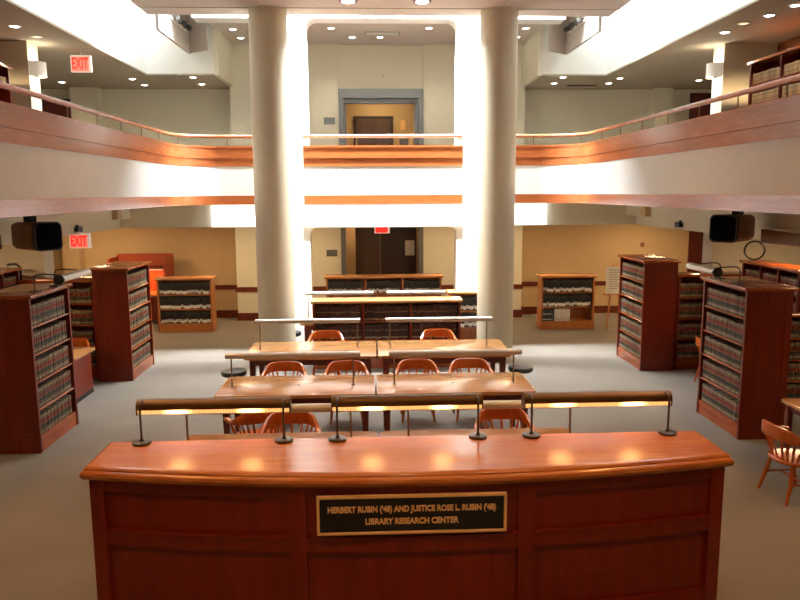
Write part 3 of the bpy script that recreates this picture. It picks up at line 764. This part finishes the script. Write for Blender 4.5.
# cases facing us between the tall ones
LM = bookcase('wall_bookcase', 'bookcase of law volumes seen between the two tall left bookcases', (-5.92, 13.09, 0), 0, 2.0, .36, 1.80, 4, .2, bays=2)
RM = bookcase('wall_bookcase', 'bookcase of law volumes seen between the two tall right bookcases', (6.62, 13.08, 0), 0, 1.9, .36, 1.78, 4, .2, bays=2)
RL = bookcase('wall_bookcase', 'waist-high bookcase at the right picture edge behind the nearest tall case', (6.95, 10.49, 0), 0, 1.9, .36, 1.48, 4, .12, bays=2)
for cs in (LM, RM, RL):
    for bay in range(2):
        for k in range(4): fill(cs, 'law', k, bay, '', '', '', individual=False)
RF = bookcase('wall_bookcase', 'long bookcase by the right pier with a black hoop on top', (6.79, 11.6, 0), -PI/2, 1.70, .38, 2.08, 5, .2, bays=3)
LF = bookcase('wall_bookcase', 'bookcase by the left pier with a black strap hanging at its end', (-6.34, 12.02, 0), PI/2, 1.62, .38, 2.03, 5, .2, bays=3)
for cs in (RF, LF):
    for bay in range(3):
        for k in range(5): fill(cs, 'law', k, bay, '', '', '', individual=False)
# low cases along the back
SL = bookcase('low_bookcase', 'low wooden bookcase of black volumes against the left back wall', (-4.43, 17.42, 0), 0, 1.28, .42, 1.31, 3, .2, mat='case_l', top='case_lt', group='low bookcases at the back')
SR = bookcase('low_bookcase', 'low wooden bookcase with a half-empty bottom shelf at the right back wall', (4.74, 17.12, 0), 0, 1.28, .42, 1.31, 3, .2, mat='case_l', top='case_lt', group='low bookcases at the back')
T3N = ['bottom', 'middle', 'top']
for k in range(3):
    fill(SL, 'black', k, 0, 'black_book', 'black volume with white spine label on the %s shelf of the left low bookcase' % T3N[k], 'black volumes on the %s shelf at left' % T3N[k])
for k in (1, 2):
    fill(SR, 'black', k, 0, 'black_book', 'black volume with white spine label on the %s shelf of the right low bookcase' % T3N[k], 'black volumes on the %s shelf at right' % T3N[k])
fill(SR, 'green', 0, 0, 'green_book', 'dark green volume beside white binders on the right low bookcase', 'green volumes on the half-empty shelf', x1=-.32)
# white binders on the bottom shelf
z = .2005
for k in range(6):
    x = 4.74-.30+k*.062
    t = thing('white_binder', 'white ring binder on the half-empty bottom shelf of the right low bookcase', 'binder', (x+.03, 17.12-.19, z), 0, 'white binders on the bottom shelf')
    b = MB(); b.box(-.029, .029, 0, .26, 0, .30, .006, 2); b.build('cover', M['paper'], t)
    b = MB(); b.lathe([(0, -.004), (.012, -.004), (.012, 0), (0, 0)], (0, 0, .06), 10, 'y'); b.build('finger_ring', M['grey'], t)
CA = bookcase('low_bookcase', 'low three-bay bookcase between the columns, behind the third-row tables', (.31, 13.52, 0), 0, 2.76, .40, 1.30, 3, .2, bays=3, mat='case', top='case_lt', group='low bookcases at the back')
CBk = bookcase('low_bookcase', 'low three-bay bookcase farthest back, in front of the dark doorway', (.33, 17.22, 0), 0, 2.74, .40, 1.33, 3, .2, bays=3, mat='case_l', top='case_lt', group='low bookcases at the back')
CC = bookcase('low_bookcase', 'low wooden bookcase half hidden behind the right column, lit white from above', (2.08, 14.62, 0), 0, .92, .40, 1.29, 3, .2, mat='case_l', top='case_lt', group='low bookcases at the back')
for k in (1, 2): fill(CC, 'black', k, 0, 'black_book', 'black volume on the %s shelf of the bookcase half hidden behind the right column' % T3N[k], 'black volumes behind the right column, %s shelf' % T3N[k])
BN = ['left', 'middle', 'right']
for bay in range(3):
    for k in (1, 2):
        fill(CA, 'maroon', k, bay, 'maroon_book', 'dark maroon volume on the %s shelf, %s bay of the bookcase between the columns' % (T3N[k], BN[bay]), 'maroon volumes, %s bay %s shelf' % (BN[bay], T3N[k]))
    fill(CBk, 'black', 2, bay, 'black_book', 'black volume on the top shelf, %s bay of the farthest low bookcase' % BN[bay], 'black volumes, %s bay of the farthest bookcase' % BN[bay])
    fill(CA, 'maroon', 0, bay, 'maroon_book', '', '', individual=False)
# upstairs
UR = bookcase('gallery_bookcase', 'red-brown bookcase of cream volumes on the upper right gallery', (6.72, 11.1, 3.3), -PI/2, 2.74, .40, 2.16, 6, .12, bays=3)
UL = bookcase('gallery_bookcase', 'red-brown bookcase at the left edge of the upper gallery', (-6.22, 11.55, 3.3), PI/2, 2.5, .40, 2.13, 6, .12, bays=3)
for bay in range(3):
    for k in (4, 5):
        if bay < 2 : fill(UR, 'cream', k, bay, 'cream_book', 'large cream volume on the %s shelf, %s of the upper right gallery bookcase' % (('lower', 'upper')[k-4], ('far end bay', 'middle bay')[bay]), 'cream volumes, shelf %s bay %s' % (('lower', 'upper')[k-4], ('far', 'middle')[bay]))
fill(UL, 'cream', 5, 2, 'cream_book', 'large cream volume on the upper left gallery bookcase', 'cream volumes on the left gallery')
for kd, lab in (('law', 'rows of tan law volumes on the farther bookcases'), ('maroon', 'row of maroon volumes on the hidden lowest shelf')):
    if kd in STUFF:
        o = STUFF[kd].build('law_book_rows' if kd == 'law' else 'maroon_book_row', [M[KIND[kd][3]], M['paper']], smooth=40); tag(o, lab, 'books', kind='stuff')
# wooden valance above the upper right case
b = MB(); b.box(7.42, 7.62, 9.5, 13.28, 5.62, 5.92, .01); tag(b.build('wooden_valance', M['panel']), 'wooden valance hung under the upper right gallery ceiling', 'valance')

# lamps reaching out over the tall cases
def shelf_lamp(x, y0, y1, s, z, label):
    """s: +1 shade to +x"""
    t = thing('shelf_lamp', label, 'lamp', (x, y0, z), group='lamps on the tall bookcases')
    L = y1-y0; sx = s*.36
    for y in (.08, L-.2):
        b = MB(); b.box(-.06, .06, y-.045, y+.045, 0, .012, .003); b.build('base_plate', M['darkgrey'], t)
        pts = [(0, y, .01), (0, y, .17), (s*.015, y, .205), (s*.05, y, .225), (s*.12, y, .228), (sx-s*.05, y, .215), (sx, y, .20)]
        b = MB(); b.tube(pts, .009, 8); b.build('arm', M['darkgrey'], t)
    b = MB(); r = .06
    sec = [(sx+r*math.cos(PI*k/10), .165+r*.9*math.sin(PI*k/10)) for k in range(11)] + [(sx-r, .14), (sx-r*.6, .13), (sx+r*.6, .13), (sx+r, .14)]
    b.layers([[(x_, y, z_) for x_, z_ in sec] for y in (0, L)]); sh = b.build('shade', M['steel'], t)
    b = MB(); hexa = [(sx+.072*math.cos(PI*k/3), .165+.072*math.sin(PI*k/3)) for k in range(6)]
    b.layers([[(x_, y, z_) for x_, z_ in hexa] for y in (-.03, .0)]); b.build('end_cap', M['black'], sh)
    return t
shelf_lamp(-4.33, 9.33, 10.22, 1, 2.05, 'pale shelf lamp on two arms atop the nearest left tall bookcase')
shelf_lamp(5.01, 9.42, 10.25, -1, 2.05, 'pale shelf lamp on two arms atop the nearest right tall bookcase')
b = MB(); b.tube([(0, .16*math.cos(a), .176+.16*math.sin(a)) for a in [2*PI*k/28 for k in range(28)]], .017, 8, closed=True)
b2 = b.build('black_hoop', M['black'], None, (6.72, 12.3, 2.084)); tag(b2, 'black hoop standing on the long bookcase by the right pier', 'hoop'); b2.rotation_euler.z = PI/2-.35
b = MB(); b.tube([(.0, 0, .03), (.05, .0, .045), (.16, .0, .05), (.22, 0, .0), (.225, 0, -.15), (.22, 0, -.25)], .022, 8, sx=.5, sz=1)
st = b.build('black_strap', M['black'], None, (-6.37, 12.88, 2.033)); tag(st, 'black strap hanging over the end of the bookcase by the left pier', 'strap'); st.rotation_euler.z = .0

# small tables in the aisles
def small_table(name, x0, x1, y0, y1, label, ped=False):
    xc, yc = (x0+x1)/2, (y0+y1)/2; w, d = (x1-x0)/2, (y1-y0)/2
    t = thing(name, label, 'table', (xc, yc, 0))
    b = MB(); b.prism(rrect(-w, w, -d, d, .04), .712, .75, .008); b.build('tabletop', M['case_lt'] if not ped else M['case_lt'], t)
    if ped:
        for s in (-1, 1):
            b = MB(); xa, xb = sorted((s*(w-.06), s*(w-.11))); b.box(xa, xb, -d+.08, d-.08, .07, .712); p = b.build('side_panel', M['case'], t)
            b = MB(); b.box(xa-.004, xb+.004, -d+.07, d-.07, 0, .07); b.build('kick_plate', M['black'], p)
    else:
        for sx in (-1, 1):
            for sy in (-1, 1):
                b = MB(); b.box(sx*(w-.08)-.03, sx*(w-.08)+.03, sy*(d-.08)-.03, sy*(d-.08)+.03, 0, .712); b.build('leg', M['case'], t)
        b = MB(); b.box(-w+.07, w-.07, -d+.07, d-.07, .62, .712); b.build('apron', M['case'], t)
    return t
small_table('study_table', -5.9, -4.62, 11.2, 12.06, 'wooden study table with panel sides behind the nearest left tall bookcase', True)
small_table('aisle_table', 5.42, 6.5, 11.55, 12.0, 'small wooden table between the two tall right bookcases') if False else None
small_table('side_table', 5.05, 6.3, 7.55, 8.42, 'small wooden table at the right picture edge beside an armchair')

# carrel with its warm lamp
cr = thing('study_carrel', 'red-brown study carrel with an orange-lit interior by the left back wall', 'carrel', (-5.62, 18.45, 0))
b = MB(); b.box(-.90, .52, .42, .46, .0, 1.76); b.box(-.90, .52, .38, .42, 1.45, 1.74); b.build('back_panel', M['carrel'], cr)
for x in (-.90, .48):
    b = MB(); b.box(x, x+.04, -.32, .42, 0, 1.70, .01); b.build('side_panel', M['carrel'], cr)
b = MB(); b.box(-.86, .48, -.30, .42, .74, .78); b.build('desk', M['case_lt'], cr)
b = MB(); b.box(-.86, .48, .08, .42, 1.38, 1.41); b.build('shelf', M['carrel'], cr)
b = MB(); b.box(-.5, .3, .16, .24, 1.355, 1.378); b.build('lamp_strip', M['lens_off'], cr)

# easel with a notice
es = thing('easel', 'thin wooden easel holding a white notice beside the right tall bookcase', 'easel', (5.80, 16.75, 0))
for a, c in (((-.17, -.05, 0), (-.04, .06, 1.62)), ((.17, -.05, 0), (.04, .06, 1.62)), ((0, .42, 0), (0, .07, 1.58))):
    MB().cyl(a, c, .014, .010, 8).build('leg', M['case_lt'], es)
b = MB(); b.box(-.26, .26, -.095, .03, .86, .885); b.build('ledge', M['case_lt'], es)
nt_ = thing('notice_board', 'white printed notice standing on the easel', 'notice', (5.80, 16.69, .886))
b = MB(); b.box(-.22, .22, -.012, .0, .0, .64); nb = b.build('sheet', M['paper'], nt_); nt_.rotation_euler.x = -.07
b = MB()
for k in range(9): b.box(-.15, .15-.05*(k % 3), -.0135, -.012, .56-k*.055, .572-k*.055)
b.build('printed_lines', M['grey'], nt_)

# ------------------------------------------------------------------ fittings
def exit_sign(loc, w, h, label, stem_h, field='exit_field', red='exit_red', yaw=0):
    t = thing('exit_sign', label, 'sign', loc, yaw, 'exit signs')
    b = MB(); b.box(-w/2, w/2, -.03, .03, 0, h, .005); b.build('housing', M['exit_box'], t)
    b = MB(); b.box(-w/2+.02, w/2-.045, -.034, -.03, .012, h-.03); b.build('face', M[field], t)
    lettering('EXIT', h*.95, w*.78, (-.012, -.036, h*.50-.008), M[red], t, depth=.002, off=.006)
    b = MB(); b.cyl((0, 0, h), (0, 0, h+stem_h), .012); b.build('stem', M['white'], t)
    return t
exit_sign((-5.40, 14.35, 5.57), .38, .31, 'lit red exit sign hanging under the upper left gallery ceiling', .05)
exit_sign((-5.26, 13.35, 2.32), .37, .27, 'lit red exit sign hanging from the beam of the lower left aisle', .0)
exit_sign((.28, 16.0, 2.40), .34, .19, 'dim red exit sign above the lower central doorway', .13, 'exit_dim', 'exit_red')

def speaker(loc, yaw, label):
    t = thing('loudspeaker', label, 'speaker', loc, yaw, 'loudspeakers under the galleries')   # front at local -y
    w, h, d = .185, .185, .62
    def sec(y, s=1.0): return [(x*s, y, z*s) for x, z in rrect(-w, w, -h, h, .07, 5)]
    b = MB(); b.layers([sec(.05), sec(.3), sec(d-.08, .98), sec(d, .9)]); b.build('cabinet', M['speaker'], t)
    b = MB(); b.layers([sec(.06, 1.02), sec(.0, 1.03), sec(-.012, 1.0), sec(-.012, .93), sec(0, .92)]); b.build('front_rim', M['darkgrey'], t)
    b = MB(); b.layers([sec(-.001, .925), sec(-.014, .90), sec(-.02, .75), sec(-.022, .3)]); b.build('grille', M['grille'], t)
    b = MB(); b.box(-.05, .05, .35, .5, h-.01, h+.16); b.build('bracket', M['darkgrey'], t)
    return t
speaker((-4.24, 9.72, 2.745), .92, 'black-fronted wooden loudspeaker hanging under the left gallery')
speaker((4.82, 9.66, 2.785), -.88, 'black-fronted wooden loudspeaker hanging under the right gallery')
for nm, X in (('left', lambda x: x), ('right', mir)):
    b = MB(); a0, a1 = X(-4.99), X(-4.89)
    b.layers([[(a0, y, z0), (a1, y, z0), (a1, y, z1), (a0, y, z1)] for y, z0, z1 in ((8.2, 2.60, 2.70), (9.8, 2.58, 2.77))])
    tag(b.build('mounting_board', M['speaker']), 'brown wooden board on the beam behind the %s loudspeaker' % nm, 'board', 'boards behind the loudspeakers')
for x, y, z, s, lab in ((-5.22, 13.15, 2.70, 1, 'small black camera on the beam above the lower left exit sign'), (mir(-5.22), 13.2, 2.70, -1, 'small black camera on the beam under the right gallery')):
    t = thing('security_camera', lab, 'camera', (x, y, z), 0, 'cameras on the beams')
    b = MB(); b.box(-.02, .02, -.02, .02, -.01, .05); b.build('mount', M['darkgrey'], t)
    b = MB(); b.layers([[(sx*.045, -.07, sz*.035-.03) for sx, sz in ((-1, -1), (1, -1), (1, 1), (-1, 1))], [(sx*.075, .06, sz*.05-.03) for sx, sz in ((-1, -1), (1, -1), (1, 1), (-1, 1))]]); b.build('housing', M['black'], t)
for x, y, s, lab in ((-4.995, 14.45, 1, 'small arched tan wall light on the beam under the left gallery'), (mir(-4.995), 14.2, -1, 'small arched tan wall light on the beam under the right gallery')):
    t = thing('beam_light', lab, 'light', (x, y, 2.80), 0, 'arched lights on the beams')
    pts = [(-.14, 0), (.14, 0), (.14, .12)] + [(.14*math.cos(a), .12+.10*math.sin(a)) for a in [PI*k/8 for k in range(1, 8)]] + [(-.14, .12)]
    b = MB(); b.layers([[(0, py, pz) for py, pz in pts], [(s*.10, py*.9, pz*.95) for py, pz in pts]]); b.build('shade', M['tan'], t)
for nm, X, s in (('left', lambda x: x, 1), ('right', mir, -1)):
    t = thing('drum_sconce', 'white drum sconce lighting the upper %s pier' % nm, 'sconce', (X(-5.92), 13.51, 5.36), 0, 'drum sconces on the piers')
    pts = [(0, -.17)] + [(s*(.02+.19*math.sin(PI*k/12)), -.17*math.cos(PI*k/12)) for k in range(13)] + [(0, .17)]
    b = MB(); b.layers([[(x, y, z) for x, y in pts] for z in (0, .25)], cap=False); b.build('shade', M['sconce'], t)
    b = MB(); b.lathe([(0, .07), (.03, .08), (.035, .12), (.03, .16), (0, .17)], (s*.09, 0, 0), 12); b.build('bulb', M['lens'], t)

def downlight(x, y, z, label, on=True, r=.085, grp='recessed downlights'):
    t = thing('recessed_downlight', label, 'light', (x, y, z), 0, grp)
    b = MB(); b.lathe([(r*.8, -.001), (r*.85, -.012), (r*1.15, -.010), (r*1.2, 0), (r*.8, -.001)], (0, 0, 0), 20); b.build('trim_ring', M['white'], t)
    b = MB(); b.lathe([(0, -.003), (r*.8, -.003), (r*.75, -.014), (r*.4, -.022), (0, -.024)], (0, 0, 0), 16); b.build('lens', M['lens' if on else 'lens_off'], t)
DL = [(-5.57, 12.15, 5.93, 'recessed downlight nearest us in the upper left gallery ceiling', 1), (-5.57, 12.92, 5.93, 'dim recessed downlight above the left drum sconce', 0),
      (-7.26, 18.0, 5.93, 'recessed downlight in front of the upper left red door', 1), (-5.45, 17.5, 5.93, 'downlight over the left gallery corner, the front one of a pair', 1), (-5.46, 18.45, 5.93, 'downlight over the left gallery corner, the rear one of a pair', 1),
      (-4.0, 17.24, 5.93, 'downlight left of the left column, the front one of a low pair', 1), (-4.04, 18.3, 5.93, 'downlight left of the left column, the rear one of a low pair', 1),
      (6.1, 11.2, 5.93, 'recessed downlight nearest us in the upper right gallery ceiling', 1), (5.98, 11.73, 5.93, 'second nearest downlight in the upper right gallery ceiling', 0), (6.0, 12.38, 5.93, 'downlight above the right drum sconce', 1), (6.15, 10.6, 5.93, 'downlight at the very right edge of the upper gallery ceiling', 1),
      (7.96, 17.6, 5.93, 'recessed downlight in front of the upper right red door', 1), (5.93, 17.3, 5.93, 'downlight over the right gallery corner, the front one of a pair', 1), (5.93, 18.1, 5.93, 'downlight over the right gallery corner, the rear one of a pair', 1),
      (4.54, 17.17, 5.93, 'downlight right of the right column, the front one of a low pair', 1), (4.57, 18.1, 5.93, 'downlight right of the right column, the rear one of a low pair', 1),
      (-3.02, 17.08, 6.95, 'high downlight just left of the left column, front of two', 1), (-3.01, 18.0, 6.95, 'high downlight just left of the left column, rear of two', 1),
      (-.81, 16.93, 6.95, 'front left downlight in the central bay ceiling', 1), (-.36, 17.88, 6.95, 'rear left downlight in the central bay ceiling', 1), (.3, 17.86, 6.95, 'rear middle downlight in the central bay ceiling beside the vent', 1), (1.39, 16.89, 6.95, 'front right downlight in the central bay ceiling', 1),
      (3.58, 16.85, 6.95, 'high downlight just right of the right column, front of two', 1), (3.57, 17.8, 6.95, 'high downlight just right of the right column, rear of two', 1)]
for x, y, z, lb, on in DL: downlight(x, y, z, lb, bool(on))
for x, lb in ((-.32, 'red-brown ceiling can light left of centre at the top edge'), (.94, 'red-brown ceiling can light right of centre at the top edge')):
    t = thing('can_light', lb, 'light', (x, 12.86, 6.6), 0, 'can lights on the high ceiling')
    b = MB(); b.lathe([(.13, 0), (.16, -.01), (.165, -.06), (.15, -.10), (.12, -.10), (.12, -.05), (0, -.05)], (0, 0, 0), 24); b.build('can', M['maroon'], t)
    b = MB(); b.lathe([(0, -.06), (.118, -.06), (.112, -.104), (.06, -.112), (0, -.114)], (0, 0, 0), 20); b.build('lens', M['lens'], t)
# track spots on the fascias
for nm, X, s in (('left', lambda x: x, 1), ('right', mir, -1)):
    t = thing('track_spotlights', 'cluster of track spotlights on the %s light well fascia' % nm, 'spotlight', (X(-3.90), 15.7, 6.74), 0, 'track spotlights')
    b = MB(); b.box(*sorted((s*-.008, s*.03)), -.6, .6, -.02, .02); b.build('track', M['white'], t)
    for k, yy in enumerate((-.4, -.05, .35)):
        b = MB(); b.cyl((s*.02, yy, 0), (s*.10, yy, .04), .012, seg=8); b.lathe([(0, -.1), (.045, -.1), (.055, .0), (.06, .06), (.05, .065), (0, .06)], (s*.13, yy, .02), 14, 'y'); b.build('spot_head', M['black' if k else 'grey'], t)
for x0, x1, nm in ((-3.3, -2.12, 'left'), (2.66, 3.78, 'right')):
    t = thing('glowing_panel', 'bright white light panel on the beam beside the %s column' % nm, 'light', ((x0+x1)/2, 15.415, 2.60), 0, 'light panels beside the columns')
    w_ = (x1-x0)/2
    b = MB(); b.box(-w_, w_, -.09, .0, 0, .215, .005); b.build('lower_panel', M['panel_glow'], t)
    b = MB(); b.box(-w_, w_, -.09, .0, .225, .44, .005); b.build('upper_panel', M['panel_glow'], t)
t = thing('glowing_panel', 'long glowing white panel added over the central beam between the columns', 'light', (.29, 14.986, 2.61), 0, 'light panels beside the columns')  # added glowing cover on the white beam, brightens the table reflections
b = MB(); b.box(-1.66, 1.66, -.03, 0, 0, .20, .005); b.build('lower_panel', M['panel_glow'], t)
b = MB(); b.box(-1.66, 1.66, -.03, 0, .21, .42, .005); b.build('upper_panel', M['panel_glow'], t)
# vents, wall plates, hatch, thermostat
def slatted(name, x0, x1, y0, y1, z, label, mat='grey'):
    t = thing(name, label, 'vent', ((x0+x1)/2, (y0+y1)/2, z)); w, d = (x1-x0)/2, (y1-y0)/2
    b = MB(); b.box(-w, w, -d, d, -.008, 0); b.build('frame', M[mat], t)
    b = MB(); n = 6
    for k in range(n): b.box(-w+.02, w-.02, -d+.02+(2*d-.04)*k/n, -d+.02+(2*d-.04)*(k+.5)/n, -.016, -.008)
    b.build('slats', M['darkgrey' if mat == 'darkgrey' else 'white'], t)
slatted('air_vent', -.05, .75, 17.3, 17.65, 6.95, 'pale slatted air vent in the central bay ceiling')
slatted('air_vent', 5.0, 5.75, 18.4, 18.6, 5.93, 'dark slatted air vent in the ceiling right of the right column', 'darkgrey')
slatted('air_vent', -2.75, -2.1, 17.3, 17.6, 6.95, 'pale slatted air vent in the high ceiling beside the left column')
for z, lab in ((5.0, 'small grey wall plaque left of the upper doorway'), (1.66, 'small grey wall plaque left of the lower doorway')):
    b = MB(); b.box(-.14, .14, -.012, 0, 0, .17, .003); tag(b.build('wall_plaque', M['grey'], None, (-.98, 18.699, z)), lab, 'plaque', 'grey wall plaques')
t = thing('access_hatch', 'square cream access hatch on the wall above the upper doorway', 'hatch', (.22, 18.80, 6.02))
b = MB(); b.box(-.20, .20, -.010, 0, 0, .36, .002); b.build('hatch_door', M['cream'], t)
b = MB(); b.box(.15, .17, -.02, -.008, .16, .21); b.build('latch', M['grey'], t)
b = MB(); b.box(-.05, .05, -.03, 0, 0, .12, .004); tag(b.build('thermostat', M['speaker'], None, (7.37, YB, 1.80)), 'small brown thermostat on the tan-tinted wall behind the easel bookcase', 'thermostat')
for x, z, h, lab in ((.98, 5.05, .26, 'small orange framed sign beside the elevator'), (1.0, 4.55, .25, 'small grey panel under the orange sign beside the elevator')):
    b = MB(); b.box(-.07 if h > .255 else -.12, .07 if h > .255 else .12, -.015, 0, 0, h, .003); tag(b.build('lobby_sign', M['brass' if h > .255 else 'grey'], None, (x, 20.899, z)), lab, 'sign')

# ------------------------------------------------------------------ light
def area(name, loc, sx, sy, power, col, rot=(0, 0, 0), spread=PI):
    L = bpy.data.lights.new(name, 'AREA'); L.shape = 'RECTANGLE'; L.size = sx; L.size_y = sy; L.energy = power; L.color = col; L.spread = spread
    o = bpy.data.objects.new(name, L); COL.objects.link(o); o.location = loc; o.rotation_euler = rot; return o
def spot(name, loc, power, col, angle=100, blend=.6, rot=(0, 0, 0), r=.06):
    L = bpy.data.lights.new(name, 'SPOT'); L.energy = power; L.color = col; L.spot_size = math.radians(angle); L.spot_blend = blend; L.shadow_soft_size = r
    o = bpy.data.objects.new(name, L); COL.objects.link(o); o.location = loc; o.rotation_euler = rot; return o
def point(name, loc, power, col, r=.05):
    L = bpy.data.lights.new(name, 'POINT'); L.energy = power; L.color = col; L.shadow_soft_size = r
    o = bpy.data.objects.new(name, L); COL.objects.link(o); o.location = loc; return o
DAY = (0.84, 0.93, 1.0); WARM = (1.0, 0.68, 0.37); NEUT = (1.0, 0.88, 0.70)
area('skylight_centre', (AX, 14.66, 7.28), 6.6, .6, 2700, DAY)
L = bpy.data.lights.new('sun', 'SUN'); L.energy = 60; L.angle = math.radians(1.5); L.color = (1, .97, .92)
o = bpy.data.objects.new('sun', L); COL.objects.link(o); o.rotation_euler = (math.radians(6.0), 0, 0)
area('skylight_left', (-4.4, 11.5, 8.0), .6, 10.5, 420, DAY, (0, math.radians(48), 0), math.radians(110))
area('skylight_right', (mir(-4.4), 11.5, 8.0), .6, 10.5, 420, DAY, (0, math.radians(-48), 0), math.radians(110))
# downlights that visibly work
for x, y, z in ((-5.5, 17.9, 5.88), (-4.0, 17.8, 5.88), (5.95, 17.7, 5.88), (4.55, 17.6, 5.88)): spot('gallery_spot', (x, y, z), 45, NEUT, 120)
for x in (-.6, 1.2): spot('bay_spot', (x, 17.4, 6.88), 70, NEUT, 130)
for x, y in ((-6.3, 11.9), (-7.3, 17.5), (mir(-6.3), 11.9), (7.96, 17.3)): spot('gallery_spot', (x, y, 5.88), 300 if y < 15 else 70, WARM, 150)  # near pair added to brighten the pier faces, no fixture there
for X in (-5.82, mir(-5.82)):
    point('sconce_up', (X, 13.51, 5.66), 9, NEUT, .05); point('sconce_down', (X, 13.51, 5.30), 5, NEUT, .05)
# lower aisles: ceiling fittings above the picture's view
for x in (-6.6, mir(-6.6)):
    for y in (7.5, 11.2, 14.8, 17.6): area('aisle_fitting', (x, y, 2.70), .5, .5, 44, WARM)
for x in (-3.6, -1.6, 1.9, 4.2): area('corridor_fitting', (x, 17.2, 2.70), .4, .4, 32, WARM)
area('lobby_fitting', (.3, 20.0, 6.0), .6, .6, 20, (1.0, .75, .4)); area('vestibule_fitting', (-.3, 19.9, 3.0), .3, .3, 14, WARM)
# unseen hall spots; nearest row added to brighten the counter front
for x in (-1.8, .3, 2.4):
    for y, e in ((2.2, 190), (5.5, 60), (9.5, 60)): spot('hall_fill', (x, y, 6.5), e, (1.0, .54, .22), 95)
for x in (-3.5, mir(-3.5)):
    for y in (5.2, 8.2): spot('hall_fill', (x, y, 6.5), 230, (1.0, .44, .11), 85)  # unseen orange side spots added to warm the near floor
spot('can_a', (-.32, 12.86, 6.45), 50, WARM, 90); spot('can_b', (.94, 12.86, 6.45), 50, WARM, 90)
# lamp bulb
area('carrel_lamp', (-5.7, 18.62, 1.34), .8, .06, 14, (1.0, .45, .1))

w = bpy.data.worlds.new('room_ambient'); scene.world = w; w.use_nodes = True
w.node_tree.nodes['Background'].inputs[0].default_value = (.8, .85, 1, 1); w.node_tree.nodes['Background'].inputs[1].default_value = .05

# ------------------------------------------------------------------ camera
yaw = math.atan2(30, 720); pitch = math.atan2(108, math.hypot(720, 30)); roll = math.radians(0.3)
f = Vector((math.sin(yaw)*math.cos(pitch), math.cos(yaw)*math.cos(pitch), -math.sin(pitch))); r0 = Vector((math.cos(yaw), -math.sin(yaw), 0)); u0 = r0.cross(f)
r1 = r0*math.cos(roll)-u0*math.sin(roll); u1 = u0*math.cos(roll)+r0*math.sin(roll)
cam = bpy.data.cameras.new('camera'); cam.sensor_width = 36; cam.lens = 720/800*36; cam.clip_end = 200
co = bpy.data.objects.new('camera', cam); COL.objects.link(co)
co.matrix_world = Matrix(((r1.x, u1.x, -f.x, 0), (r1.y, u1.y, -f.y, 0), (r1.z, u1.z, -f.z, 3.3), (0, 0, 0, 1)))
scene.camera = co
scene.view_settings.view_transform = 'Standard'; scene.view_settings.look = 'None'; scene.view_settings.exposure = 0.0; scene.view_settings.gamma = 1.0
scene.view_settings.use_curve_mapping = False
scene.cycles.use_denoising = True
scene.cycles.max_bounces = 8; scene.cycles.sample_clamp_indirect = 6.0
